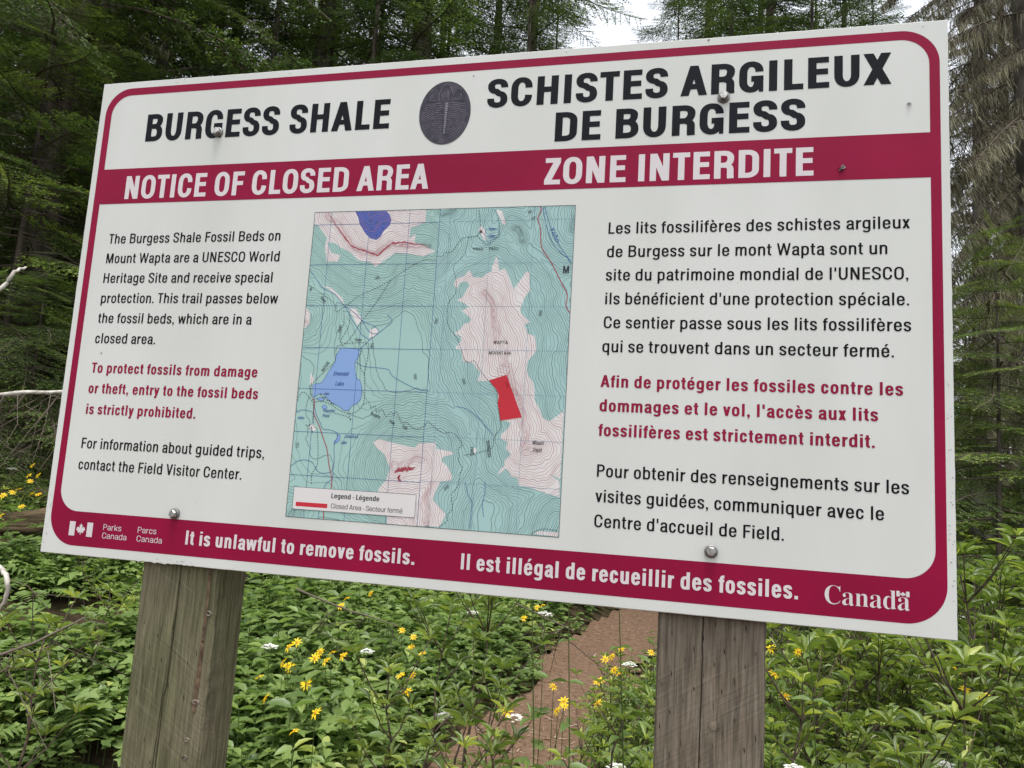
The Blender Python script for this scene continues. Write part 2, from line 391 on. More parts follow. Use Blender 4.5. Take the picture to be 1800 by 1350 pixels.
MAP = {'white':[[(6679,4422),(6638,4286),(6628,4214),(6575,4196),(6506,4133),(6378,4134),(6316,4234),(6248,4153),(6140,4117),(6108,4044),(6159,3971),(6199,4062),(6290,4080),(6334,4026),(6290,3953),(6250,3863),(6170,3818),(6293,3773),(6334,3719),(6245,3674),(6312,3629),(6390,3558),(6366,3513),(6294,3495),(6245,3414),(6167,3360),(6252,3325),(6274,3272),(6191,3155),(6284,3130),(6312,2989),(6459,2957),(6566,2832),(6529,2727),(6689,2731),(6803,2613),(6898,2222),(7022,2193),(6976,2106),(6893,2035),(6896,1984),(6986,1938),(6974,1853),(7047,1789),(6966,1701),(6970,1634),(6920,1598),(6874,1503),(6989,1602),(7026,1570),(7065,1506),(7151,1494),(7166,1395),(7294,1386),(7432,1345),(7704,1280),(7697,1476),(7555,1566),(7702,1509),(7702,1739),(7705,2371),(7519,2230),(7432,2277),(7392,2377),(7317,2493),(7309,2629),(7286,2730),(7212,2814),(7189,2899),(7200,3008),(7281,3114),(7305,3166),(7269,3339),(7179,3372),(7120,3494),(7205,3530),(7132,3582),(7076,3634),(7055,3687),(7099,3846),(7163,3952),(7183,3917),(7157,4059),(7154,4183),(7113,4219),(6950,3970),(6846,4203),(6806,4258),(6736,4222),(6709,4367)],[(3931,5111),(5634,5101),(5633,4920),(5424,4849),(5417,4699),(5508,4763),(5498,4641),(5814,4506),(5629,4434),(5454,4473),(5240,4495),(5092,4403),(4946,4291),(4860,4367),(4680,4388),(4528,4523),(4382,4583),(4316,4641),(4171,4663),(4248,4508),(4393,4468),(4362,4373),(4200,4374),(4138,4586),(4166,4721),(4003,4918),(3938,4929)],[(4152,4041),(4298,3993),(4493,3842),(4522,3748),(4302,3955)],[(4586,3702),(4705,3693),(4817,3545),(4747,3452),(4676,3581)],[(4948,3399),(5023,3427),(5085,3382),(5033,3308),(4938,3289)],[(3936,3708),(4011,3633),(4019,3482),(3943,3388)],[(4108,2789),(4164,2698),(4159,2625),(4117,2605)],[(4156,2041),(4233,2062),(4280,1992),(4223,1963),(4170,1996)],[(5125,1851),(5206,1899),(5464,1850),(5726,1810),(5777,1864),(6031,1893),(6013,1867),(6035,1807),(6236,1783),(6274,1750),(6133,1709),(6110,1657),(6196,1593),(6277,1461),(6263,1410),(6122,1384),(6045,1210),(6032,1142),(6224,969),(6163,831),(6148,803),(6004,799),(5736,790),(5420,792),(5416,880),(5255,1230),(5356,1357),(5399,1515),(5308,1702),(5208,1767)],[(7404,805),(7460,842),(7561,841),(7710,844),(7710,792)],[(6406,4801),(6440,4855),(6499,4790),(6537,4642),(6489,4661)],[(6636,5081),(6720,5060),(6786,4875),(6751,4858)],[(6535,1849),(6589,1834),(6585,1766),(6549,1781)]],'glacier':[[(4564,5106),(4610,5039),(4651,4923),(4697,4855),(4743,4787),(4830,4709),(4931,4684),(4986,4725),(5019,4801),(5109,4894),(5128,4969),(5096,5046),(5042,5103)]],'lake':[[(4523,3126),(4581,3136),(4818,3113),(4804,3012),(4774,2957),(4768,2916),(4773,2860),(4778,2805),(4816,2716),(4867,2681),(4897,2573),(4899,2447),(4848,2374),(4774,2335),(4740,2280),(4664,2268),(4601,2311),(4457,2378),(4308,2492),(4184,2442),(4161,2606),(4293,2647),(4377,2796),(4462,2932),(4473,3024)],[(4589,1934),(4638,1927),(4635,1864),(4572,1808),(4559,1843),(4604,1881)],[(4326,2310),(4363,2335),(4406,2304),(4389,2276),(4349,2284)],[(6501,4771),(6553,4816),(6682,4795),(6707,4694),(6635,4677),(6565,4623),(6516,4679)],[(4226,2416),(4294,2437),(4366,2412),(4318,2392)]],'closed':[[(6692,2740),(6923,2820),(7162,2270),(6874,2216),(6827,2459),(6839,2545),(6793,2630)]],'river':[[(3926,4262),(4040,4146),(4200,3974),(4346,3917),(4534,3730),(4660,3544),(4749,3434),(4838,3324),(4941,3252),(4853,3159),(4818,3113)],[(4544,3730),(4691,3637),(4819,3527),(4941,3473),(5001,3455),(5077,3364),(4941,3252)],[(4819,3527),(4930,3380),(5049,3345),(5176,3438),(5265,3522),(5180,3613)],[(4775,2947),(4897,2886),(5072,2872),(5265,2850),(5329,2765),(5546,2655),(5719,2589),(5850,2575)],[(3937,1472),(4048,1550),(4166,1565),(4267,1534),(4357,1424),(4457,1402),(4569,1444),(4585,1578),(4564,1790),(4602,1898),(4597,1952),(4496,1992),(4377,2005),(4318,2102),(4259,2190),(4219,2298)],[(3928,2214),(4034,2254),(4155,2241),(4218,2207)],[(7285,5100),(7343,4845),(7425,4627),(7538,4483),(7647,4392),(7703,4303)],[(7312,5099),(7386,4862),(7477,4644),(7702,4339)],[(6460,1404),(6506,1239),(6565,1159),(6565,1025),(6554,809)],[(6723,1419),(6733,1269),(6706,1151),(6735,970)],[(6256,2379),(6411,2350),(6580,2235),(6797,2022)],[(4421,794),(4475,1218),(4580,1330),(4579,1436)]],'road':[[(7249,5110),(7261,5046),(7223,4938),(7265,4810),(7298,4540),(7442,4324),(7596,4040),(7672,3900),(7663,3742),(7715,3659)],[(4186,2424),(4213,2352),(4218,2207),(4313,2048),(4413,1836),(4463,1731),(4513,1521),(4576,1330),(4574,1194)],[(4496,895),(4507,786)]],'trail':[[(3945,4041),(4359,3785),(4402,3654),(4526,3711),(4747,3880),(4973,3982),(5196,4103),(5378,4232),(5634,4378),(5833,4376)],[(5196,4103),(4958,3713),(4819,3527),(4613,3210),(4470,3153),(4461,2950),(4299,2781),(4127,2605),(4123,2550),(4193,2351),(4235,2044),(4291,1975),(4344,1547),(4273,1383),(4281,1207)],[(4529,3674),(4547,3487),(4516,3394),(4491,3246)],[(4620,3655),(4628,3470),(4563,3321),(4534,3209),(4886,3215),(4950,3161),(4940,2942),(4923,2814),(4920,2737),(4946,2557),(4936,2359),(4802,2238),(4626,2258),(4461,2342),(4319,2383),(4201,2370)],[(4854,3141),(4829,2994),(4862,2849),(4926,2778)],[(4936,2359),(5019,2389),(5065,2310),(5119,2347),(5145,2268),(5227,2298),(5282,2211),(5353,2267),(5393,2242),(5437,2279),(5514,2132),(5579,2144),(5706,2061),(5833,2093),(5882,2164),(5938,2132),(6092,2026),(6236,2032),(6331,1959),(6382,1875),(6332,1822),(6356,1737),(6343,1669),(6402,1587),(6383,1484),(6358,1331),(6286,1225),(6308,1042),(6242,970),(6248,887),(6147,805)],[(3950,2380),(3999,2491),(4070,2484),(4182,2369)],[(4531,2227),(4710,2189),(4783,2138),(4725,2235)],[(5836,4431),(5929,4440),(5945,4486),(6056,4503),(6192,4685),(6394,4718),(6429,4883),(6386,5106)],[(6274,4702),(6257,4555),(6210,4427),(6107,4318),(6093,4245),(6141,4099),(6145,3917),(6054,3772),(6066,3484),(6218,3289),(6328,3025),(6404,2974),(6475,2993),(6574,2855),(6794,2613),(6822,2459),(6882,2204),(6887,2120),(6808,1997),(6790,1861),(6593,1783),(6383,1739)],[(6394,4718),(6472,4643),(6558,4587),(6687,4713),(6696,4859),(6649,5025),(6599,5097)],[(7370,803),(7459,858),(7559,878),(7709,863)]],'ridge':[[[(6557,3917),(6678,3721),(6729,3490),(6872,3211),(6853,2949)],12.0,36],[[(6862,2944),(7014,2620),(7149,2402),(7231,1882),(7402,1890)],9.0,30],[[(7398,1957),(7405,1824)],5.0,16],[[(4149,5090),(4404,4774),(4561,4599),(4808,4510),(4970,4461),(5151,4628),(5344,4643),(5713,4582)],11.0,36],[[(5832,1642),(5634,1580),(5468,1571)],11.0,38],[[(5954,1443),(5950,1035),(5986,801)],6.0,22],[[(3834,3575),(3962,3519)],4.0,22],[[(7713,796),(7789,914)],9.0,30],[[(6917,4799),(6978,4689)],2.0,16],[[(7701,5052),(7696,4801)],8.0,30],[[(5845,5065),(6029,5135)],6.0,30],[[(3966,657),(4018,907)],2.0,30]]}

# ------------------------------------------------------------------ THE NOTICE BOARD
PW, PH, PT = 1220.0, 735.2, 12.0
sign = empty('notice_board', (0.60, 0.07, 0.0), 'large white notice board with crimson frame on two weathered timber posts beside the trail', 'notice board')
SO = Vector(sign.location)
def spart(name, mb, m, parent, label=None, smooth=False):
    mb.v = [(x-SO.x, y-SO.y, z-SO.z) for x, y, z in mb.v]
    o = obj(name, mb.mesh(name, m, smooth), parent)
    if label: o['label'] = label
    return o

# panel: slab with a slightly chipped lower edge
mb = MB(); rr = random.Random(3)
def outline():
    p = []
    def seg(x0, z0, x1, z1, n, amp):
        for i in range(n):
            f = i/n; x = x0+(x1-x0)*f; z = z0+(z1-z0)*f
            j = 0 if i == 0 else rr.uniform(-1, 1)*amp
            p.append((x + (j if x0 == x1 else 0), z + (j if z0 == z1 else 0)))
    seg(0, 0, 165, 0, 16, .12); seg(165, 0, 262, 0, 22, 1.0); seg(262, 0, PW, 0, 80, .14)
    seg(PW, 0, PW, PH, 60, .22); seg(PW, PH, 0, PH, 110, .22); seg(0, PH, 0, 0, 60, .15)
    return p
OUT = outline()
n = len(OUT)
cx, cz = PW/2, PH/2
def inset(d): return [(x + (d if x < cx else -d) * (1 if min(x, PW-x) < 3 else 0), z + (d if z < cz else -d) * (1 if min(z, PH-z) < 3 else 0)) for x, z in OUT]
IN = inset(.9)
mb.v = [P3(x, z, 0) for x, z in IN] + [P3(x, z, -.9) for x, z in OUT] + [P3(x, z, -PT) for x, z in OUT]
for i in range(n):
    j = (i+1) % n
    mb.f.append((i, j, n+j, n+i)); mb.f.append((n+i, n+j, 2*n+j, 2*n+i))
mb.f.append(tuple(range(n))[::-1]); mb.f.append(tuple(range(2*n, 3*n)))
me_mb = mb
panel = spart('panel', me_mb, M['white'], sign)
panel.data.materials.append(M['edge'])
for p in panel.data.polygons:
    if p.center.y > (-SO.y + .0012): p.material_index = 1

def rrect(x0, z0, x1, z1, r, k=14, n_=2.0):
    p = []
    for cx_, cz_, a0 in ((x1-r, z1-r, 0), (x0+r, z1-r, 90), (x0+r, z0+r, 180), (x1-r, z0+r, 270)):
        for i in range(k+1):
            a = math.radians(a0+90*i/k); p.append((cx_+r*math.cos(a), cz_+r*math.sin(a)))
    return p
mb = MB()
oo, ii = rrect(11, 13.6, 1210.4, 724.2, 44), rrect(22.6, 63, 1198.8, 712.3, 33)
n = len(oo); mb.v = [P3(x, z, .15) for x, z in oo] + [P3(x, z, .15) for x, z in ii]
for i in range(n): mb.f.append((i, (i+1) % n, n+(i+1) % n, n+i))
spart('frame_line', mb, M['crimson'], panel, 'crimson printed frame, widening into a band along the bottom')
mb = MB(); mb.face([P3(22.4, 533.8, .25), P3(1199, 533.8, .25), P3(1199, 590.6, .25), P3(22.4, 590.6, .25)])
spart('title_band', mb, M['crimson'], panel, 'crimson band across the board')

def line(s, x0, z0, cap, x1, w, t, m, lab):
    mb = MB(); tot = text(mb, s, x0, z0, cap, x1, w*(.92 if cap > 30 else .97), t, track=.045 if cap < 30 else .02)
    spart('lettering', mb, m, panel, lab)
    pass
line('BURGESS SHALE', 90.8, 633.6, 44.6, 496.9, .225, .175, M['title'], 'largest black capitals on the left, reading BURGESS SHALE')
line('SCHISTES ARGILEUX', 640.8, 655.6, 41.5, 1156.4, .225, .185, M['title'], 'black capitals reading SCHISTES ARGILEUX')
line('DE BURGESS', 739.0, 601.4, 41.5, 1057.2, .225, .185, M['title'], 'black capitals reading DE BURGESS')
line('NOTICE OF CLOSED AREA', 66.5, 541.0, 37.0, 563.5, .215, .17, M['reverse'], 'white capitals on the crimson band reading NOTICE OF CLOSED AREA')
line('ZONE INTERDITE', 728.0, 541.0, 37.0, 1067.3, .22, .175, M['reverse'], 'white capitals on the crimson band reading ZONE INTERDITE')
EN = [('The Burgess Shale Fossil Beds on', 48.8, 470.0, 342.4), ('Mount Wapta are a UNESCO World', 48.5, 438.9, 344.4), ('Heritage Site and receive special', 48.2, 407.8, 336.4),
      ('protection. This trail passes below', 48.6, 376.5, 348.6), ('the fossil beds, which are in a', 48.0, 345.4, 309.8), ('closed area.', 47.8, 314.2, 153.4)]
EC = [('To protect fossils from damage', 48.2, 269.0, 328.0), ('or theft, entry to the fossil beds', 47.6, 238.0, 332.6), ('is strictly prohibited.', 48.2, 206.5, 235.6)]
EI = [('For information about guided trips,', 48.2, 155.6, 351.8), ('contact the Field Visitor Center.', 47.8, 124.2, 320.0)]
FR = [('Les lits fossilifères des schistes argileux', 817.2, 471.0, 1175.6), ('de Burgess sur le mont Wapta sont un', 816.6, 439.5, 1150.8), ("site du patrimoine mondial de l'UNESCO,", 816.4, 408.3, 1173.4),
      ("ils bénéficient d'une protection spéciale.", 817.0, 377.0, 1174.0), ('Ce sentier passe sous les lits fossilifères', 816.4, 345.8, 1176.0), ('qui se trouvent dans un secteur fermé.', 816.0, 314.6, 1157.2)]
FC = [('Afin de protéger les fossiles contre les', 815.6, 269.6, 1166.8), ("dommages et le vol, l'accès aux lits", 815.8, 238.7, 1140.0), ('fossilifères est strictement interdit.', 815.6, 207.6, 1136.4)]
FI = [('Pour obtenir des renseignements sur les', 816.2, 156.6, 1172.2), ('visites guidées, communiquer avec le', 815.6, 125.4, 1145.8), ("Centre d'accueil de Field.", 815.6, 94.6, 1038.0)]
for LL, w, m, what in ((EN, .155, 'black', 'black English'), (EC, .195, 'crimson_text', 'crimson English'), (EI, .155, 'black', 'black English'),
                       (FR, .155, 'black', 'black French'), (FC, .195, 'crimson_text', 'crimson French'), (FI, .155, 'black', 'black French')):
    for s, a, b, c in LL: line(s, a, b, 15.4, c, w, w*.82, M[m], what + ' line reading "' + s + '"')
line('It is unlawful to remove fossils.', 242.4, 29.3, 19.4, 584.2, .205, .165, M['reverse'], 'white lettering reading "It is unlawful to remove fossils."')
line('Il est illégal de recueillir des fossiles.', 647.4, 29.2, 20.0, 1054.2, .205, .165, M['reverse'], 'white lettering reading "Il est illégal de recueillir des fossiles."')
for s, a, b, c in (('Parks', 104.6, 39.6, 135.2), ('Canada', 104.4, 27.6, 145.6), ('Parcs', 163.0, 39.8, 193.7), ('Canada', 162.8, 27.6, 204.5)):
    line(s, a, b, 8.2, c, .10, .09, M['reverse'], 'small white lettering reading ' + s)

# maple leaf flags
LEAFH = [(0,1),(.075,.86),(.16,.80),(.235,.84),(.19,.60),(.25,.565),(.40,.69),(.435,.615),(.60,.635),(.555,.50),(.67,.44),(.37,.215),(.40,.125),(.06,.17),(.045,.155),(.055,-.04)]
LEAF = [(x, z) for x, z in LEAFH] + [(-x, z) for x, z in reversed(LEAFH[1:])]
def flag(x0, x1, z0, z1, bar, lx, lw, lz0, lz1, lift=.31):
    mb = MB()
    mb.face([P3(x0, z0, lift), P3(x0+bar, z0, lift), P3(x0+bar, z1, lift), P3(x0, z1, lift)])
    mb.face([P3(x1-bar, z0, lift), P3(x1, z0, lift), P3(x1, z1, lift), P3(x1-bar, z1, lift)])
    mb.face([P3(lx+u*lw/1.34, lz0+(v+.04)/1.04*(lz1-lz0), lift) for u, v in LEAF])
    spart('flag_emblem', mb, M['reverse'], panel, 'white maple leaf between two white bars')
flag(46.2, 86.7, 27.8, 48.2, 10.0, 66.3, 15.8, 29.8, 46.6)
flag(1158.3, 1171.7, 42.4, 48.4, 3.4, 1165.0, 6.4, 42.8, 47.8)

# serif wordmark, drawn as outlines
def serif(s, x0, z0, cap, x1):
    cu = bpy.data.curves.new('wordmark', 'CURVE'); cu.dimensions = '2D'; cu.fill_mode = 'BOTH'; cu.resolution_u = 5; cu.offset = -.00028
    adv = 0; capu = max(p[3] for sp in SERIF['C'][1] for p in sp)
    pos = []
    for c in s: pos.append(adv); adv += SERIF[c][0] - 12
    lo = min(p[2] for sp in SERIF[s[0]][1] for p in sp); hi = pos[-1] + max(p[2] for sp in SERIF[s[-1]][1] for p in sp)
    kx = (x1-x0)/(hi-lo)/1000; kz = cap/capu/1000
    for c, a in zip(s, pos):
        for sp in SERIF[c][1]:
            q = cu.splines.new('BEZIER'); q.bezier_points.add(len(sp)-1); q.use_cyclic_u = True
            for bp, v in zip(q.bezier_points, sp):
                bp.handle_left_type = bp.handle_right_type = 'FREE'
                f = lambda X, Z: ((X+a-lo)*kx, Z*kz, 0)
                bp.co = f(v[2], v[3]); bp.handle_left = f(v[0], v[1]); bp.handle_right = f(v[4], v[5])
    o = bpy.data.objects.new('tmp', cu); COL.objects.link(o)
    bpy.context.view_layer.update()
    me = bpy.data.meshes.new_from_object(o.evaluated_get(bpy.context.evaluated_depsgraph_get()))
    bpy.data.objects.remove(o); bpy.data.curves.remove(cu)
    mb = MB(); mb.v = [(v.co.x + x0/1000, -.00031, SB + z0/1000 + v.co.y) for v in me.vertices]; mb.f = [tuple(p.vertices) for p in me.polygons]
    bpy.data.meshes.remove(me)
    spart('lettering', mb, M['reverse'], panel, 'white serif wordmark reading Canada')
serif('Canada', 1082.7, 27.6, 21.2, 1172.2)

# fossil picture: dark oval with the ribs of a trilobite
mb = MB(); K = 64
FX, FZ, FA, FB = 579.8, 652.0, 38.0, 47.0
M['fossil'] = noise_col(mat('fossil_print', (.05,.045,.065), .5), (.014,.012,.022), (.055,.046,.068), 95, 6, lo=.38, hi=.62, bump=.1, bdist=.0005)
M['fossil_rim'] = mat('fossil_rim', (.035,.035,.04), .5)
M['rib'] = noise_col(mat('fossil_rib', (.11,.095,.13), .5), (.05,.042,.065), (.14,.12,.155), 220)
M['ribdark'] = mat('fossil_dark', (.012,.010,.018), .5)
M['riblight'] = mat('fossil_light', (.27,.26,.31), .5)
mb.face([P3(FX+FA*math.cos(2*math.pi*i/K), FZ+FB*math.sin(2*math.pi*i/K), .30) for i in range(K)])
fos = spart('fossil_picture', mb, M['fossil'], panel, 'dark oval picture of a ribbed fossil')
mbr = MB(); ribbon(mbr, [(FX+(FA-.9)*math.cos(2*math.pi*i/K), FZ+(FB-.9)*math.sin(2*math.pi*i/K)) for i in range(K)], 1.8, 1.8, P3, .36, True)
spart('fossil_picture', mbr, M['fossil_rim'], panel, 'dark rim of the oval picture')
ml, md, mw = MB(), MB(), MB(); rr = random.Random(5)
def inell(x, z):
    k_ = math.hypot((x-FX)/(FA-2.6), (z-FZ)/(FB-2.6)); return (x, z) if k_ <= 1 else (FX+(x-FX)/k_, FZ+(z-FZ)/k_)
for i in range(17):
    z = FZ+14-i*2.75; hw = 31*math.sqrt(max(.05, 1-((i-4)/15.5)**2))
    dr = 2.5+i*.75
    for s_ in (-1, 1):
        pts = [inell(*p_) for p_ in [(FX+s_*(5.2-.12*i), z), (FX+s_*hw*.45, z+.9), (FX+s_*hw*.8, z-1.2-dr*.25), (FX+s_*hw, z-dr)]]
        ribbon(ml, pts, 1.0, 1.0, P3, .38+rr.random()*.02); ribbon(md, [inell(x, q-1.25) for x, q in pts], .8, .9, P3, .41+rr.random()*.02)
    a_ = 4.6-.13*i
    mw.face([P3(FX-a_*.1, z-.7, .44), P3(FX+a_*.8, z-.5, .44), P3(FX+a_*1.0, z+.5, .44), P3(FX+a_*.3, z+.8, .44)])
    if i % 2: md.face([P3(FX-a_, z-1, .43), P3(FX-a_*.4, z-1.1, .43), P3(FX-a_*.3, z+.8, .43), P3(FX-a_*.9, z+.8, .43)])
for s_ in (-1, 1):
    ribbon(md, [(FX+s_*7, FZ+18), (FX+s_*9, FZ+27), (FX+s_*5, FZ+38), (FX, FZ+41)], 1.3, 1.3, P3, .39)
    ribbon(ml, [(FX+s_*8.5, FZ+19), (FX+s_*10.5, FZ+28), (FX+s_*6, FZ+39)], .9, .9, P3, .385)
    ribbon(md, [(FX+s_*12, FZ+17), (FX+s_*27, FZ+16), (FX+s_*27, FZ+26), (FX+s_*17, FZ+34)], 1.5, 1.5, P3, .395)
    ribbon(ml, [(FX+s_*15, FZ+19), (FX+s_*24, FZ+20), (FX+s_*22, FZ+28)], 1.0, 1.0, P3, .385)
    ribbon(ml, [(FX+s_*4, FZ+20), (FX+s_*3, FZ+30), (FX+s_*1, FZ+36)], .9, .9, P3, .387)
for m_, k_ in ((ml, 'rib'), (md, 'ribdark'), (mw, 'riblight')): spart('fossil_relief', m_, M[k_], panel)['kind'] = 'stuff'

M['mapdark'] = mat('closed_area_line', (.30,.012,.02), .5)
# ------------------------------------------------------------------ the map (tenths of a millimetre in MAP)
MX0, MX1, MZ0, MZ1, SEAM = 394.0, 772.2, 78.6, 511.0, 584.2
def quad(mb, x0, z0, x1, z1, lift): mb.face([P3(x0, z0, lift), P3(x1, z0, lift), P3(x1, z1, lift), P3(x0, z1, lift)])
mb = MB(); quad(mb, MX0, MZ0, SEAM, MZ1, .15); spart('map_sheet', mb, M['map_green'], panel, 'left half of the topographic map, pale green')
mb = MB(); quad(mb, SEAM, MZ0, MX1, MZ1, .15); spart('map_sheet', mb, M['map_green2'], panel, 'right half of the topographic map, pale blue green')
def clampp(p): return (min(max(p[0]/10, MX0+.2), MX1-.2), min(max(p[1]/10, MZ0+.2), MZ1-.2))
def polys(key, m, lift, name, lab=None):
    for i, pl in enumerate(MAP[key]):
        mb = MB(); mb.face([P3(*clampp(p), lift+i*.004) for p in pl]); spart(name, mb, m, panel, lab)
polys('white', M['map_white'], .20, 'bare_ground', 'pinkish white bare ground on the map')
M['relief'] = mat('relief_red', (.30,.05,.07), .5)
def crest(pl, w, seed):
    q_ = random.Random(seed); mb = MB(); P = [(a/10, b/10) for a, b in pl]; Q = []
    for (x0, z0), (x1, z1) in zip(P, P[1:]):
        for k in range(7): f = k/7; Q.append((x0+(x1-x0)*f+q_.uniform(-.7,.7), z0+(z1-z0)*f+q_.uniform(-.7,.7)))
    Q.append(P[-1]); L_, R_n = [], []
    for i, (x, z) in enumerate(Q):
        a = Q[max(i-1,0)]; b = Q[min(i+1,len(Q)-1)]; dx, dz = b[0]-a[0], b[1]-a[1]; d = math.hypot(dx, dz) or 1; t_ = math.sin(math.pi*(i+.5)/len(Q))**.5
        h0, h1 = w*t_*q_.uniform(.2,.7), w*t_*q_.uniform(.2,.7); L_.append((x-dz/d*h0, z+dx/d*h0)); R_n.append((x+dz/d*h1, z-dx/d*h1))
    n_ = len(Q); mb.v = [P3(x, z, .375) for x, z in L_+R_n]; mb.f = [(i, i+1, n_+i+1, n_+i) for i in range(n_-1)]
    spart('relief_line', mb, M['relief'], panel, 'dark red cliff line on the map')
crest(MAP['ridge'][3][0], 2.6, 1); crest([(5470,1470),(5530,1500),(5600,1515),(5690,1530),(5760,1545)], 5.5, 2); crest([(5560,1440),(5520,1400),(5580,1350)], 3.2, 3)
polys('glacier', M['map_ice'], .27, 'glacier', 'dark blue patch on the map')
MAP['yoho'] = [MAP['lake'].pop(3)]
polys('lake', M['map_lake'], .27, 'lake', 'blue lake on the map')

def inpoly(X, Z, pl):
    P = np.array(pl, float)/10; ins = np.zeros(X.shape, bool); j = len(P)-1
    for i in range(len(P)):
        xi, zi = P[i]; xj, zj = P[j]
        if zi != zj:
            c = ((zi > Z) != (zj > Z)) & (X < (xj-xi)*(Z-zi)/(zj-zi)+xi); ins ^= c
        j = i
    return ins
gx = np.arange(MX0, MX1+.01, 1.1); gz = np.arange(MZ0, MZ1+.01, 1.1)
GX, GZ = np.meshgrid(gx, gz)
def sn(X, Z, seed, s):                      # cheap smooth noise from sines
    r = np.random.default_rng(seed); o = 0
    for k in range(9):
        a = r.uniform(0, 6.28); f = r.uniform(.5, 2.2)/s; o = o+np.sin(X*f*math.cos(a)+Z*f*math.sin(a)+r.uniform(0, 6.28))/(.6+f*s)
    return o/3
WX = GX+5.0*sn(GX, GZ, 1, 9)+1.8*sn(GX, GZ, 2, 3.2); WZ = GZ+5.0*sn(GX, GZ, 3, 9)+1.8*sn(GX, GZ, 4, 3.2)
Hh = np.zeros_like(GX)
for pl, amp, fall in MAP['ridge']:
    P = np.array(pl, float)/10; d = np.full(GX.shape, 1e9)
    segs = list(zip(P[:-1], P[1:])) or [(P[0], P[0])]
    for a, b in segs:
        ab = b-a; L2 = (ab**2).sum()+1e-9
        tt = np.clip(((WX-a[0])*ab[0]+(WZ-a[1])*ab[1])/L2, 0, 1)
        d = np.minimum(d, np.hypot(WX-a[0]-tt*ab[0], WZ-a[1]-tt*ab[1]))
    top = {12.0:31, 11.0:30, 9.0:27, 8.0:22, 6.0:21, 5.0:23, 4.0:21, 2.0:11}[amp]
    Hh = np.logaddexp(Hh, .9*(top - d/3.25 + 3.0*np.exp(-d/3.0))) if amp else Hh
Hh = Hh/.9 + .35*sn(GX, GZ, 6, 14)
flat = np.exp(-np.hypot((WX-440)/70, (WZ-235)/125)**4)
Hh = Hh*(1-flat)+flat*(6+.12*Hh)+.8*sn(GX, GZ, 12, 26)
white = np.zeros(GX.shape, bool)
for pl in MAP['white']: white |= inpoly(GX, GZ, pl)
wet = np.zeros(GX.shape, bool)
for pl in MAP['lake']: wet |= inpoly(GX, GZ, pl)
cr, cg, ck = MB(), MB(), MB()
def march(level, w):
    A, B, C_, D_ = Hh[:-1,:-1], Hh[:-1,1:], Hh[1:,1:], Hh[1:,:-1]
    m = (np.minimum(np.minimum(A,B),np.minimum(C_,D_)) < level) & (np.maximum(np.maximum(A,B),np.maximum(C_,D_)) >= level)
    for r_, c_ in zip(*np.nonzero(m)):
        if wet[r_, c_]: continue
        v = (Hh[r_,c_], Hh[r_,c_+1], Hh[r_+1,c_+1], Hh[r_+1,c_])
        P = ((gx[c_],gz[r_]), (gx[c_+1],gz[r_]), (gx[c_+1],gz[r_+1]), (gx[c_],gz[r_+1])); X = []
        for e in range(4):
            a, b = v[e], v[(e+1)%4]
            if (a < level) != (b < level):
                f = (level-a)/(b-a); p, q = P[e], P[(e+1)%4]; X.append((p[0]+(q[0]-p[0])*f, p[1]+(q[1]-p[1])*f))
        if len(X) < 2: continue
        tgt = cr if white[r_, c_] else cg
        for k in range(0, len(X)-1, 2):
            (x0, z0), (x1, z1) = X[k], X[k+1]; dx, dz = x1-x0, z1-z0; L_ = math.hypot(dx, dz)
            if L_ < .02: continue
            nx, nz = -dz/L_*w/2, dx/L_*w/2
            ex, ez = dx/L_*.06, dz/L_*.06
            lf = .30+((r_*7+c_*3) % 5)*.004
            tgt.face([P3(x0-ex+nx, z0-ez+nz, lf), P3(x0-ex-nx, z0-ez-nz, lf), P3(x1+ex-nx, z1+ez-nz, lf), P3(x1+ex+nx, z1+ez+nz, lf)])
for k in range(0, 44): march(.6+k, .38 if k % 5 else .62)
spart('contour_line', cg, M['c_green'], panel, 'dark contour lines over the green ground')['kind'] = 'stuff'
spart('contour_line', cr, M['c_red'], panel, 'reddish contour lines over the bare ground')['kind'] = 'stuff'
def lines(name, ks, w, m, lift, lab=None, dash=None):
    for li, pl in enumerate(ks):
        mb = MB(); line_part(mb, li, pl, w, lift, dash); spart(name, mb, m, panel, lab)
def line_part(mb, li, pl, w, lift, dash):
    for _ in (0,):
        p = [clampp(q) for q in pl]
        # smooth by subdivision
        q = [p[0]]
        for i in range(len(p)-1):
            a = p[max(i-1,0)]; b = p[i]; c = p[i+1]; d = p[min(i+2,len(p)-1)]
            for k in range(1, 5):
                u = k/4; q.append(tuple(.5*(2*b[j]+(c[j]-a[j])*u+(2*a[j]-5*b[j]+4*c[j]-d[j])*u*u+(3*b[j]-a[j]-3*c[j]+d[j])*u**3) for j in (0,1)))
        q = dedupe(q)
        if not dash: ribbon(mb, q, w, w, P3, lift+li*.004); continue
        on, cur, acc = True, [q[0]], 0.0
        for a, b in zip(q, q[1:]):
            L_ = math.hypot(b[0]-a[0], b[1]-a[1]); pos = 0
            while L_-pos > dash[0 if on else 1]-acc:
                pos += dash[0 if on else 1]-acc; acc = 0; f = pos/L_; pt = (a[0]+(b[0]-a[0])*f, a[1]+(b[1]-a[1])*f)
                if on: cur.append(pt); ribbon(mb, dedupe(cur), w, w, P3, lift+li*.004)
                cur = [pt]; on = not on
            acc += L_-pos
            if on: cur.append(b)
lines('river_line', MAP['river'], .75, M['river'], .40, 'blue streams on the map')
lines('lake_outline', [pl+[pl[0]] for pl in MAP['lake']+MAP['yoho']], .6, M['river'], .35)
lines('road_line', MAP['road'], 1.25, M['road'], .46, 'red road on the map')
lines('trail_line', MAP['trail'], .75, M['mapink'], .50, 'dashed black trails on the map', (2.6, 1.4))
mb = MB()
for x in (420.6, 480.4, 539.8): ribbon(mb, [(x, MZ1), (x, MZ0)], .55, .55, P3, .43)
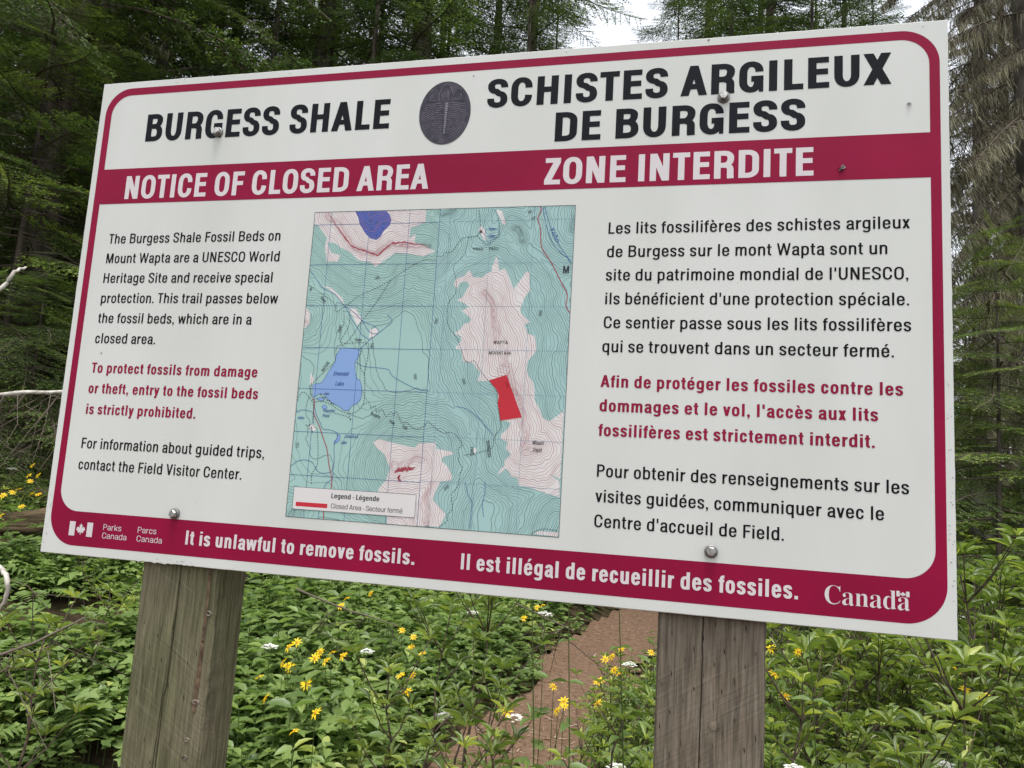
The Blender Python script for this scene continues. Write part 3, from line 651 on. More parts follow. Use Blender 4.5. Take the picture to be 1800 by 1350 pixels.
for z in (492, 433, 373.5, 313.6, 255.5, 195.3, 135.8): ribbon(mb, [(MX0, z), (SEAM, z)], .62, .62, P3, .435)
ribbon(mb, [(SEAM, MZ1), (SEAM, MZ0)], .6, .6, P3, .44)
spart('grid_line', mb, M['grid1'], panel, 'blue grid of the left map sheet')
mb = MB()
for x in (599.6, 658.2, 717.2): ribbon(mb, [(x, MZ1), (x, MZ0)], .42, .42, P3, .43)
for z in (492.5, 433, 373.5, 314.6, 256.1, 197.2, 138): ribbon(mb, [(SEAM+.3, z), (MX1, z)], .42, .42, P3, .435)
spart('grid_line', mb, M['grid2'], panel, 'faint grid of the right map sheet')
mb = MB(); mb.face([P3(*clampp(p), .47) for p in MAP['closed'][0]]); spart('closed_area_patch', mb, M['map_red'], panel, 'solid red patch on the map')
mb = MB()
for i in range(6): ribbon(mb, [(679+i*3.6, 291.5+i*1.3), (684.5+i*3.9, 270+i*.6), (686.5+i*4.4, 252.5+i*.7)], .35, .35, P3, .49)
spart('contour_line', mb, M['mapdark'], panel, 'dark lines across the red patch')['kind'] = 'stuff'
mb = MB()
for a, b in (((MX0,MZ0),(MX1,MZ0)),((MX1,MZ0),(MX1,MZ1)),((MX1,MZ1),(MX0,MZ1)),((MX0,MZ1),(MX0,MZ0))): ribbon(mb, [a, b], .6, .6, P3, .55)
spart('map_border', mb, M['mapink'], panel)
# map lettering: (text, centre x, baseline z, cap, rotation, slant, colour, width factor)
R_ = math.radians
ML = [('Emerald',456.7,275,5.6,0,.25,'mapblue',.95),('Lake',456.1,261,5.6,0,.25,'mapblue',.95),('Peaceful',443.5,223.5,4.6,0,.25,'mapblue',.85),('Pond',440,216.5,4.6,0,.25,'mapblue',.85),
      ('Lone Duck',480.5,189.8,4.4,0,.25,'mapblue',.85),('Lake',469.8,181.3,4.4,0,.25,'mapblue',.85),('milton',402.5,212.6,3.8,0,.25,'mapblue',.8),('Horse',478.5,323.6,4.2,0,0,'mapink',.8),
      ('Trail',497.6,318,4.2,R_(-88),0,'mapink',.75),('TRAIL',451.2,340.5,4.2,R_(80),0,'mapink',.95),('TRAIL',418.5,381,4.0,R_(-45),0,'mapink',.95),('NATURE',434.6,286,4.4,R_(56),0,'mapink',.85),
      ('IN',397.6,396,4.0,R_(-45),0,'mapink',.95),('Burgess',512.8,220.2,4.4,R_(-20),0,'mapink',.8),('Pass',537.4,211.6,4.4,R_(-20),0,'mapink',.8),('Trail',556,205.6,4.4,R_(-17),0,'mapink',.8),
      ('Hotel',438.7,247.6,3.2,0,0,'mapink',.8),('YOHO',641.5,451.2,4.0,0,0,'c_title',1.1),('PASS',664,451.2,4.0,0,0,'c_title',1.1),('Yoho',659.6,478.6,4.2,0,.25,'mapblue',.9),('Lake',660,469,4.2,0,.25,'mapblue',.9),
      ('WAPTA',681.6,323,4.2,0,0,'c_title',1.15),('MOUNTAIN',681.4,308.8,4.2,0,0,'c_title',1.15),('Mount',739.5,192.8,4.8,0,0,'mapink',.95),('Field',739.2,183.4,4.8,0,0,'mapink',.95),
      ('BURGESS',672.4,184,4.6,R_(-80),0,'c_title',.95),('PASS',650.2,180,4.4,R_(-84),0,'c_title',.95),('H',708.6,502.4,5.0,R_(-62),0,'c_title',1),('O',714.7,493.2,5.0,R_(-50),0,'c_title',1),
      ('M',764,418.6,9.6,0,0,'c_title',1.05),('Yoho',744,470,6,R_(-62),.2,'mapblue',1.3),('2000',633,271,4,R_(-66),0,'c_dk',.8),('2000',622,130,4,R_(42),0,'c_dk',.8),('1400',499,411.5,4,R_(16),0,'c_dk',.8),
      ('1600',564,276.4,4,R_(-78),0,'c_dk',.8),('1800',735.2,364.5,4,R_(90),0,'c_dk',.8),('1800',588,353.6,4,R_(-98),0,'c_dk',.8),('1320',403.4,176,4,R_(88),0,'c_dk',.8),('2400',692,268.6,4,R_(-62),0,'mapdk',.8)]
M['c_title'] = M['mapink']; M['c_dk'] = M['c_green']; M['mapdk'] = mat('map_dark_red', (.30,.01,.02), .5)
grp = {}
for s, x, z, cap, rot, sl, col, wf in ML:
    mb = grp.setdefault(col, MB()); wt = .14 if cap < 9 else .17
    text(mb, s, x, z, cap, None, wt, wt*.85, .62, rot, sl, .02 if wf < 1.1 else .10, True, wf)
for col, mb in grp.items(): spart('map_lettering', mb, M[col], panel)
mb = MB(); mb.face([P3(642.3, 475.6, .6), P3(646.8, 475.6, .6), P3(644.6, 480.6, .6)])
for x, z in ((413, 202.5),(415.6,203.5),(417,199),(420,198.6),(421.5,195.6),(416.5,205),(411,204),(419,201)): quad(mb, x, z, x+1.5, z+1.3, .6)
for i in range(7): x, z = 429+i*3.4, 246.5-i*2.0-(i%2)*1.2; quad(mb, x, z, x+1.9, z+1.7, .6)
spart('map_symbol', mb, M['mapink'], panel, 'small black building and campsite marks')['kind'] = 'stuff'
mb = MB(); rr = random.Random(9)
for i in range(60):
    x = rr.uniform(460, 513); z = rr.uniform(468, 510)
    if inpoly(np.array([x]), np.array([z]), MAP['glacier'][0])[0] and inpoly(np.array([x+3]), np.array([z+3]), MAP['glacier'][0])[0]:
        a = rr.uniform(.3, 1.2); ribbon(mb, [(x, z), (x+2.2*math.cos(a), z+2.2*math.sin(a)), (x+3.0*math.cos(a), z+.6*math.sin(a))], .4, .4, P3, .34)
spart('contour_line', mb, M['mapink'], panel, 'short dark strokes on the dark blue patch')['kind'] = 'stuff'
# legend
mb = MB(); quad(mb, 402.8, 89.6, 580.2, 119.4, .66); spart('legend_box', mb, M['legend'], panel, 'white legend box at the foot of the map')
mb = MB(); p = [(402.8,89.6),(580.2,89.6),(580.2,119.4),(402.8,119.4),(402.8,89.6)]
for a, b in zip(p, p[1:]): ribbon(mb, [a, b], .5, .5, P3, .69)
spart('legend_border', mb, M['mapink'], panel)
mb = MB(); quad(mb, 407.4, 93.6, 454.5, 99.4, .70); spart('legend_bar', mb, M['map_red'], panel, 'red bar in the legend')
mb = MB(); text(mb, 'Legend - Légende', 459.2, 107.4, 6.8, 528.7, .19, .15, .72)
text(mb, 'Closed Area - Secteur fermé', 459.9, 93.9, 6.6, 562.7, .115, .10, .72); spart('lettering', mb, M['mapink'], panel, 'black legend lettering')

# scuffs and specks on the white paint
mb = MB(); rr = random.Random(21)
M['dirt'] = mat('dirt', (.09,.08,.065), .9)
def blot(x, z, r, st=1.0, a0=0):
    k = 7; mb.face([P3(x + (st*r*math.cos(a)*rr.uniform(.6,1.2))*math.cos(a0) - r*math.sin(a)*math.sin(a0), z + (st*r*math.cos(a)*rr.uniform(.6,1.2))*math.sin(a0) + r*math.sin(a)*rr.uniform(.6,1.2)*math.cos(a0), .8) for a in [2*math.pi*i/k for i in range(k)]])
for i in range(26): blot(rr.uniform(1212.5, 1218), rr.uniform(5, 300), rr.uniform(.25, .6), 1.6, rr.uniform(-.8, .8))
for i in range(12): blot(rr.uniform(2, 9), rr.uniform(4, 90), rr.uniform(.25, .5), 2.5, rr.uniform(.6, 2.4))
for i in range(9): blot(rr.uniform(185, 262), rr.uniform(2.5, 7), rr.uniform(.2, .45), 3, rr.uniform(-.2, .2))
for i in range(70): blot(rr.uniform(20, 1200), rr.uniform(15, 720), rr.uniform(.12, .38), 1.3)
for i in range(10): blot(rr.uniform(20, 1200), rr.uniform(726, 733), rr.uniform(.2, .6), 2)
blot(62.1, 298.7, .9, 1.5, 1.4); blot(618.8, 704.3, 1.0, 1.3, .7); blot(937, 731.5, 1.2, 1.2)
o = spart('dirt_speck', mb, M['dirt'], panel); o['kind'] = 'stuff'

# bolts
M['steel'] = noise_col(mat('galvanised_steel', (.42,.41,.39), .38, .5, .9), (.28,.27,.25), (.52,.51,.49), 160, 4, bump=.25, bdist=.0006)
M['rubber'] = mat('washer_steel', (.20,.195,.19), .45, .5, .8)
bolt0 = None
for (x, z) in ((219.6, 641.8), (957.8, 650.6), (220.8, 70.6), (956.2, 76.0)):
    if bolt0 is None:
        mb = MB(); r0, r1, yy = .0058, .0056, [0.0, -.0055, -.0066]
        rings = [[(r*math.cos(math.pi/3*k), y, r*math.sin(math.pi/3*k)) for k in range(6)] for r, y in ((r0, 0), (r0, -.0052), (r0*.82, -.0064))]
        mb.v = [p for q in rings for p in q]
        for a in range(2):
            for k in range(6): mb.f.append((a*6+k, a*6+(k+1)%6, a*6+6+(k+1)%6, a*6+6+k))
        mb.f.append(tuple(range(12, 18)))
        bme = mb.mesh('bolt', M['steel'])
        mw = MB(); K = 24
        for r, y in ((.0078, .0018), (.0078, -.0006), (.0062, -.0016), (.0, -.0016)): mw.v += [(r*math.cos(2*math.pi*k/K), y, r*math.sin(2*math.pi*k/K)) for k in range(K)]
        for a in range(3):
            for k in range(K): mw.f.append((a*K+k, a*K+(k+1)%K, a*K+K+(k+1)%K, a*K+K+k))
        wme = mw.mesh('washer', M['rubber'])
        bolt0 = True
    b = obj('bolt', bme, sign, Vector((x/1000, -.0018, SB+z/1000)) - SO)
    b.rotation_euler = (0, random.uniform(0, 1), 0)
    obj('washer', wme, b)

# ------------------------------------------------------------------ posts
def wood_mat(name, a, b, hue):
    m = mat(name, a, .82, .25); nt = m.node_tree; L = nt.links; bs = nt.nodes['Principled BSDF']
    tc = N(m, 'ShaderNodeTexCoord'); mp = N(m, 'ShaderNodeMapping'); mp.inputs['Scale'].default_value = (1, 1, .05)
    L.new(tc.outputs['Object'], mp.inputs[0])
    g = N(m, 'ShaderNodeTexNoise'); g.inputs['Scale'].default_value = 210; g.inputs['Detail'].default_value = 7; g.inputs['Distortion'].default_value = .25
    L.new(mp.outputs[0], g.inputs['Vector'])
    r = N(m, 'ShaderNodeValToRGB'); r.color_ramp.elements[0].position = .3; r.color_ramp.elements[1].position = .72
    r.color_ramp.elements[0].color = (*a, 1); r.color_ramp.elements[1].color = (*b, 1)
    L.new(g.outputs[0], r.inputs[0])
    # saw marks: slanted fine scratches
    mp2 = N(m, 'ShaderNodeMapping'); mp3 = N(m, 'ShaderNodeMapping'); mp3.inputs['Rotation'].default_value = (0, R_(hue[0]), 0)
    mp2.inputs['Scale'].default_value = (.045, 1, 1.6)
    L.new(tc.outputs['Object'], mp3.inputs[0]); L.new(mp3.outputs[0], mp2.inputs[0])
    sm = N(m, 'ShaderNodeTexNoise'); sm.inputs['Scale'].default_value = 170; sm.inputs['Detail'].default_value = 3
    L.new(mp2.outputs[0], sm.inputs['Vector'])
    rs = N(m, 'ShaderNodeValToRGB'); rs.color_ramp.elements[0].position = .60; rs.color_ramp.elements[1].position = .74
    L.new(sm.outputs[0], rs.inputs[0])
    # large stains
    st = N(m, 'ShaderNodeTexNoise'); st.inputs['Scale'].default_value = 7; st.inputs['Detail'].default_value = 4
    L.new(tc.outputs['Object'], st.inputs['Vector'])
    r2 = N(m, 'ShaderNodeValToRGB'); r2.color_ramp.elements[0].position = .38; r2.color_ramp.elements[1].position = .66
    r2.color_ramp.elements[0].color = (*hue[1], 1); r2.color_ramp.elements[1].color = (1.05, 1.05, 1.05, 1)
    L.new(st.outputs[0], r2.inputs[0])
    mu = N(m, 'ShaderNodeMix', data_type='RGBA', blend_type='MULTIPLY'); mu.inputs[0].default_value = 1
    fn = N(m, 'ShaderNodeTexNoise'); fn.inputs['Scale'].default_value = 420; fn.inputs['Detail'].default_value = 4
    mf = N(m, 'ShaderNodeMapping'); mf.inputs['Scale'].default_value = (1.3, 1, .06); L.new(tc.outputs['Object'], mf.inputs[0]); L.new(mf.outputs[0], fn.inputs['Vector'])
    rf = N(m, 'ShaderNodeValToRGB'); rf.color_ramp.elements[0].position = .36; rf.color_ramp.elements[1].position = .58; rf.color_ramp.elements[0].color = (.48, .46, .43, 1); rf.color_ramp.elements[1].color = (1.1, 1.1, 1.1, 1)
    L.new(fn.outputs[0], rf.inputs[0]); m0 = N(m, 'ShaderNodeMix', data_type='RGBA', blend_type='MULTIPLY'); m0.inputs[0].default_value = .5
    L.new(r.outputs[0], m0.inputs[6]); L.new(rf.outputs[0], m0.inputs[7])
    L.new(m0.outputs[2], mu.inputs[6]); L.new(r2.outputs[0], mu.inputs[7])
    mx = N(m, 'ShaderNodeMix', data_type='RGBA'); mx.inputs[7].default_value = (.36, .34, .28, 1)
    f = N(m, 'ShaderNodeMath', operation='MULTIPLY'); f.inputs[1].default_value = .16
    L.new(rs.outputs[0], f.inputs[0]); L.new(f.outputs[0], mx.inputs[0]); L.new(mu.outputs[2], mx.inputs[6]); L.new(mx.outputs[2], bs.inputs['Base Color'])
    ad = N(m, 'ShaderNodeMath', operation='ADD'); sc_ = N(m, 'ShaderNodeMath', operation='MULTIPLY'); sc_.inputs[1].default_value = .3; L.new(sm.outputs[0], sc_.inputs[0]); L.new(g.outputs[0], ad.inputs[0]); L.new(sc_.outputs[0], ad.inputs[1])
    bp = N(m, 'ShaderNodeBump'); bp.inputs['Strength'].default_value = .9; bp.inputs['Distance'].default_value = .0028
    L.new(ad.outputs[0], bp.inputs['Height']); L.new(bp.outputs[0], bs.inputs['Normal'])
    return m
M['postL'] = wood_mat('weathered_green_grey_timber', (.088,.079,.048), (.215,.190,.124), (-32, (.72,.80,.66)))
M['postR'] = wood_mat('weathered_grey_timber', (.090,.078,.060), (.235,.203,.158), (32, (.80,.74,.68)))
M['crack'] = mat('crack_dark', (.012,.009,.007), 1.0)
M['slit'] = mat('slit_dark', (.022,.018,.013), 1.0)
M['knot'] = noise_col(mat('knot_wood', (.10,.06,.035), .85), (.05,.032,.02), (.16,.105,.065), 90)
M['knot_hole'] = noise_col(mat('pale_knot', (.2,.17,.13), .9), (.05,.04,.03), (.30,.26,.20), 120)

def post(x0, x1, dep, zt, m, cracks, seed, lab):
    """x0,x1 in metres; each crack is a list of (u along the width 0..1, z, half width) carved as a V into the front face"""
    rr = random.Random(seed)
    yF = PT/1000+.0008; W = x1-x0
    zs = list(np.linspace(-.35, zt, 150)); cut = []
    us = set(np.linspace(0.03, .97, 26))
    mb = MB(); rows = []
    def cu(c, z):
        zz = [p[1] for p in c]
        if z < min(zz) or z > max(zz): return None
        uu = np.interp(z, zz, [p[0] for p in c]); ww = np.interp(z, zz, [p[2] for p in c]); return uu, ww
    nF = 26
    prof_n = None
    wob = [rr.uniform(-1, 1) for _ in range(400)]
    for iz, z in enumerate(zs):
        row = []
        # back left, left side, front with chamfers, right side, back right
        row.append((x0, yF+dep, z)); row.append((x0+.0006*wob[iz % 400], yF+.004, z)); 
        xs = list(np.linspace(.018, .982, nF))
        for c in cracks:
            r = cu(c, z)
            if r is None: r = (c[0][0] if z < c[0][1] else c[-1][0], .0)
            j = (wob[(iz*3) % 400])*.004
            xs += [r[0]+j-r[1], r[0]+j, r[0]+j+r[1]]
        tags = [0]*nF + [0, 1, 0]*len(cracks)
        order = sorted(range(len(xs)), key=lambda i: xs[i])
        for i in order:
            y = yF + .0012*math.sin(xs[i]*9+seed) * .4
            if tags[i] == 1 and (i-nF)//3 < len(cracks):
                c = cracks[(i-nF)//3]; r = cu(c, z)
                if r is not None and r[1] > .0: y += min(.012, r[1]*W*3.0)
            row.append((x0+xs[i]*W, y, z))
        row.append((x1+.0006*wob[(iz*5) % 400], yF+.004, z)); row.append((x1, yF+dep, z))
        rows.append(row)
    k = len(rows[0])
    for r in rows: mb.v += r
    for a in range(len(rows)-1):
        for i in range(k): mb.f.append((a*k+i, a*k+(i+1)%k, (a+1)*k+(i+1)%k, (a+1)*k+i))
    mb.f.append(tuple(range((len(rows)-1)*k, len(rows)*k)))
    return mb, yF
mbL, yF = post(.1675, .2915, .068, SB+PH/1000-.02, M['postL'],
    [[(.46,-.3,.010),(.455,.30,.010),(.46,.62,.013),(.50,.80,.018),(.52,.93,.014)], [(.40,.50,.004),(.44,.66,.008),(.47,.76,.003)], [(.49,-.3,.004),(.47,.45,.006),(.46,.60,.003)]], 3, '')
postL = spart('post', mbL, M['postL'], sign, 'weathered square timber post on the left, greenish, with knots down its right edge', False)
mbR, yF = post(.8965, 1.0215, .12, SB+PH/1000-.02, M['postR'],
    [[(.41,-.3,.006),(.405,.45,.0065),(.41,.62,.007),(.42,.75,.0075),(.425,.93,.007)]], 8, '')
postR = spart('post', mbR, M['postR'], sign, 'weathered square timber post on the right, grey, one long crack and rows of small slits', False)
# incised slits of the treated timber, rows staggered
def slits(x0, x1, z0, z1, parent, seed, prob, dx=.0125, dz=.046):
    mb = MB(); rr = random.Random(seed); i = 0; x = x0+.006
    while x < x1-.004:
        z = z0+(i % 3)*dz/3
        while z < z1:
            if rr.random() < prob:
                w = rr.uniform(.0004, .0010); L_ = rr.uniform(.005, .012); xx = x+rr.uniform(-.0015, .0015); y = yF-.0007+.0002
                mb.face([(xx-w, y, z), (xx+w*.6, y, z-L_*.45), (xx+w*.4, y, z-L_), (xx-w*.8, y, z-L_*.6)])
            z += dz
        x += dx*rr.uniform(.9, 1.1); i += 1
    o = spart('slit', mb, M['slit'], parent, None); o['kind'] = 'stuff'; return o
slits(.8965, 1.0215, .45, SB+.0, postR, 4, .85)
slits(.1765, .285, .45, SB+.0, postL, 5, .45)
# knots along the left post's right-hand arris: a pale split and rough little knots
for (xa, za, xb, zb, w) in ((.2795,.905,.2790,.80,.0022),(.2790,.80,.2765,.705,.0030),(.2700,.63,.2690,.585,.0045),(.2690,.56,.2660,.45,.0042)):
    mb = MB(); y = yF-.0011; mb.face([(xa-w, y, za), (xa+w*.7, y, za), (xa+w*.9, y, za+(zb-za)*.4), (xb+w, y, zb), (xb-w*.5, y, zb-.004), (xb-w, y, zb+.01)])
    spart('split', mb, M['knot'], postL, 'brown split along the edge')
for (x, z, r) in ((.2835,.837,.0050),(.2775,.718,.0052),(.2705,.668,.0034),(.2705,.645,.0040),(.2715,.575,.0055),(.2700,.508,.0045),(.2655,.458,.0035)):
    mb = MB(); K = 14; rr = random.Random(int(x*1e5+z*1e4)); ring = []
    for q, (f, dy) in enumerate(((1.0, 0.0006), (.78, -.0016), (.5, -.0006), (.25, .003))):
        for k in range(K):
            a = 2*math.pi*k/K; rr_ = r*f*rr.uniform(.75, 1.2); mb.v.append((x+rr_*math.cos(a)*1.15, yF-.0006+dy*rr.uniform(.5, 1.4), z+rr_*math.sin(a)*.8))
        if q:
            for k in range(K): mb.f.append(((q-1)*K+k, (q-1)*K+(k+1)%K, q*K+(k+1)%K, q*K+k))
    mb.f.append(tuple(range(3*K, 4*K)))
    spart('knot', mb, M['knot_hole'], postL, None, True)
mb = MB(); K = 20; rr = random.Random(2)
for q, f in enumerate((1.0, .6, .3)):
    for k in range(K): a = 2*math.pi*k/K; mb.v.append((.9655+.0075*f*math.cos(a)*rr.uniform(.85,1.1), yF-.0008-.0007*(1-f), .775+.0055*f*math.sin(a)))
    if q:
        for k in range(K): mb.f.append(((q-1)*K+k, (q-1)*K+(k+1)%K, q*K+(k+1)%K, q*K+k))
mb.f.append(tuple(range(2*K, 3*K)))
spart('knot', mb, M['postR'], postR, None, True)

# two flies resting on the board
M['fly'] = mat('fly_body', (.012,.011,.010), .35, .6)
M['wing'] = mat('fly_wing', (.10,.09,.08), .3, .5)
def fly(x, z, L_, a, label):
    t = empty('fly', P3(x, z, .5), label, 'fly', 'flies sitting on the board')
    mb = MB(); ca, sa = math.cos(a), math.sin(a)
    def ell(c, rx, ry):
        K = 8; b = len(mb.v)
        for i in range(1, 5):
            th = math.pi*i/5
            for k in range(K):
                ph = 2*math.pi*k/K; u = c+rx*math.cos(th); v = ry*math.sin(th)*math.cos(ph); h = ry*math.sin(th)*math.sin(ph)
                mb.v.append((u*ca-v*sa, -h-.001, u*sa+v*ca))
        for i in range(3):
            for k in range(K): mb.f.append((b+i*K+k, b+i*K+(k+1)%K, b+(i+1)*K+(k+1)%K, b+(i+1)*K+k))
        mb.f.append(tuple(range(b, b+K))); mb.f.append(tuple(range(b+3*K, b+4*K)))
    ell(-.35*L_, .4*L_, .17*L_); ell(.08*L_, .22*L_, .17*L_); ell(.36*L_, .13*L_, .12*L_)
    obj('body', mb.mesh('body', M['fly'], True), t)
    ml = MB()
    for s_ in (-1, 1):
        for u in (-.05, .1, .22):
            q = [(u*L_, s_*.1*L_, -.0008), ((u*1.6)*L_, s_*.34*L_, -.0016), ((u*2.2-.05)*L_, s_*.52*L_, 0.0004)]
            ml.tube([(a_*ca-b_*sa, h, a_*sa+b_*ca) for a_, b_, h in q], .00012, 4)
    obj('leg', ml.mesh('leg', M['fly']), t)
    mw = MB()
    for s_ in (-1, 1):
        q = [(.1, .05, -.0024), (-.3, .34, -.0026), (-.72, .30, -.002), (-.62, .08, -.0022)]
        mw.face([(u*L_*ca-s_*v*L_*sa, h, u*L_*sa+s_*v*L_*ca) for u, v, h in q])
    obj('wing', mw.mesh('wing', M['wing']), t)
fly(1176.0, 627.4, .0042, .3, 'smaller dark fly on the white header, right of the French title')
fly(1099.0, 547.6, .0078, -2.3, 'larger dark fly on the crimson band, right of ZONE INTERDITE')

# ------------------------------------------------------------------ GROUND
from mathutils import noise as mnoise
def trail_x(y): return .30 + .03*math.sin(y*1.3) + .07*max(0, y-1.5)
def nz(x, y, s, o=0.0): return mnoise.noise(Vector((x*s+o, y*s-o, o*.37)))
def edge(x, y):
    """> 0 inside the vegetation, < 0 on bare soil; second value = side"""
    t = trail_x(y); w = .27 + .10*nz(x, y, 2.3, 4) + .03*nz(x, y, 9, 4)
    front = y - (.92 + .10*nz(x, y, 2.0, 9) - .10*max(0, -x-.2))
    if x < t: return min(t-w-x+.05, front), -1
    return min(x-t-w, y-(.95+.1*nz(x, y, 2, 1))), 1
def sm(v): v = min(1, max(0, v)); return v*v*(3-2*v)
def ground_z(x, y):
    e, s = edge(x, y)
    z = .012*nz(x, y, 3.1) + .02*nz(x, y, .9, 3)
    if s < 0: z += .10*sm(e/.45) + .25*min(4.2, max(0, -x-.3))*sm(e/.6) + .03*max(0, y-4)*sm(e/1.0)
    else: z += .04*sm(e/.3) + .055*max(0, x-1.4)*sm(e/.6) + .045*max(0, y-5)*sm(e/1.0)
    if e > 0: z += .035*nz(x, y, 2.2, 7)*sm(e/.4)
    r = math.hypot(x, y)
    if r > 30: z -= .03*(r-30)
    return z

M['soil'] = noise_col(mat('forest_floor', (.06,.045,.028), .95, .1), (.022,.015,.009), (.075,.058,.030), 9, 9, lo=.35, hi=.68, bump=.9, bdist=.02, bscale=40)
M['trail'] = noise_col(mat('trail_soil', (.15,.09,.06), .95, .1), (.105,.064,.041), (.20,.130,.088), 38, 12, lo=.3, hi=.72, bump=.35, bdist=.003, bscale=260)
def axis(lo, hi, step, far):
    a = list(np.arange(lo, hi+1e-6, step)); s = step; v = hi
    while v < far: s *= 1.35; v += s; a.append(min(v, far))
    s = step; v = lo; b = []
    while v > -far: s *= 1.35; v -= s; b.append(max(v, -far))
    return b[::-1]+a
ax, ay = axis(-5.5, 5.0, .075, 400), axis(-1.6, 8.0, .075, 400)
V = np.array([(x, y, ground_z(x, y)) for y in ay for x in ax]); nx_, ny_ = len(ax), len(ay)
i0 = np.arange(nx_-1)[None, :]+np.arange(ny_-1)[:, None]*nx_
T = np.concatenate([np.stack([i0, i0+1, i0+nx_+1], -1).reshape(-1, 3), np.stack([i0, i0+nx_+1, i0+nx_], -1).reshape(-1, 3)])
g_ob = obj('ground', mesh_np('ground', V, T, M['soil'])); g_ob['kind'] = 'structure'
# the trail: a sheet of bare earth a little above the floor
tv, tf_ = {}, []
gxs, gys = np.arange(-2.2, 1.35, .05), np.arange(-1.5, 8.0, .05)
def tvert(i, j):
    if (i, j) not in tv:
        x, y = gxs[i], gys[j]; tv[(i, j)] = (len(tv), (x, y, ground_z(x, y)+.020+.004*nz(x, y, 5, 2)))
    return tv[(i, j)][0]
for i in range(len(gxs)-1):
    for j in range(len(gys)-1):
        if edge(gxs[i]+.025, gys[j]+.025)[0] < .035+.05*nz(gxs[i], gys[j], 8, 5):
            a, b, c, d = tvert(i, j), tvert(i+1, j), tvert(i+1, j+1), tvert(i, j+1); tf_ += [(a, b, c), (a, c, d)]
TV = np.array([p for _, p in sorted(tv.values())])
t_ob = obj('trail', mesh_np('trail', TV, np.array(tf_), M['trail'])); t_ob['kind'] = 'structure'

def hit(px, py, h=0.0, dmin=.9, dmax=14):
    """where the line of sight through a point meets the surface h above the ground"""
    d = ray(px, py); s = dmin
    while s < dmax:
        p = CP+d*s
        if p.z <= ground_z(p.x, p.y)+h: return p
        s += .02
    return CP+d*dmax
def bearing(px, py, dist):
    d = ray(px, py); f = dist/math.hypot(d.x, d.y); return CP+d*f
def px_dir(px):
    d = ray(px, 850+(px-900)*.06); return Vector((d.x, d.y, 0)).normalized()

# ------------------------------------------------------------------ leaves and plants
def rotm(d, up, roll=0.0):
    """matrix whose x column follows d and whose z column leans to up"""
    d = Vector(d).normalized(); u = Vector(up); u = (u - d*u.dot(d))
    u = d.orthogonal().normalized() if u.length < 1e-4 else u.normalized()
    if roll: u = Matrix.Rotation(roll, 3, d) @ u
    s = u.cross(d); return np.array([[d.x, s.x, u.x], [d.y, s.y, u.y], [d.z, s.z, u.z]])
def leaf_tpl(prof, droop, fold, wav=0.0):
    """prof: [(t, half width)] for the inner stations, unit length and width"""
    v = [(0, 0, 0)]; f = []
    for k, (t, w) in enumerate(prof):
        z = -droop*t*t; zz = z+fold*w; q = wav*(1 if k % 2 else -1)
        v += [(t, -w, zz+q), (t, 0, z), (t, w, zz-q)]
    v.append((1, 0, -droop)); n = len(prof)
    f += [(0, 2, 1), (0, 3, 2)]
    for k in range(n-1):
        a = 1+3*k; b = a+3; f += [(a, a+1, b+1), (a, b+1, b), (a+1, a+2, b+2), (a+1, b+2, b+1)]
    a = 1+3*(n-1); tip = len(v)-1; f += [(a, a+1, tip), (a+1, a+2, tip)]
    return np.array(v, float), np.array(f, int)
L_OV = leaf_tpl([(.14, .30), (.42, .50), (.74, .33)], .22, .30)
L_LN = leaf_tpl([(.22, .30), (.50, .50), (.80, .28)], .20, .40)
L_RD = leaf_tpl([(.10, .38), (.45, .55), (.82, .40)], .12, .18, .02)
L_SM = leaf_tpl([(.35, .5), (.75, .3)], .15, .2)
def lobed():
    v = [(0,0,0),(.02,.34,.02),(.22,.52,.05),(.30,.30,.02),(.62,.50,.03),(.66,.22,0),(1,.0,-.14),(.66,-.22,0),(.62,-.50,.03),(.30,-.30,.02),(.22,-.52,.05),(.02,-.34,.02),(.45,0,.0)]
    f = [(12, i, i+1) for i in range(0, 11)]+[(12, 11, 0)]
    return np.array(v, float), np.array(f, int)
L_LB = lobed()
class Batch:
    def __init__(s): s.V = []; s.T = []; s.t = []; s.n = 0
    def add(s, tpl, Mx, pos, sc, tint):
        v, f = tpl; w = (v*np.asarray(sc)) @ Mx.T + np.asarray(pos)
        s.V.append(w); s.T.append(f+s.n); s.t.append(np.full(len(w), tint) if np.isscalar(tint) else tint); s.n += len(w)
    def stick(s, pts, r0, r1, tint=.5, k=3):
        mb = MB(); n = len(pts); mb.tube(pts, [r0+(r1-r0)*i/(n-1) for i in range(n)], k, False)
        f = []
        for q in mb.f: f += [(q[0], q[1], q[2]), (q[0], q[2], q[3])]
        s.V.append(np.array(mb.v)); s.T.append(np.array(f)+s.n); s.t.append(np.full(len(mb.v), tint)); s.n += len(mb.v)
    def arr(s): return np.concatenate(s.V), np.concatenate(s.T), np.concatenate(s.t)
    def mesh(s, name, m, smooth=True):
        V, T, t = s.arr(); return mesh_np(name, V, T, m, smooth, t)

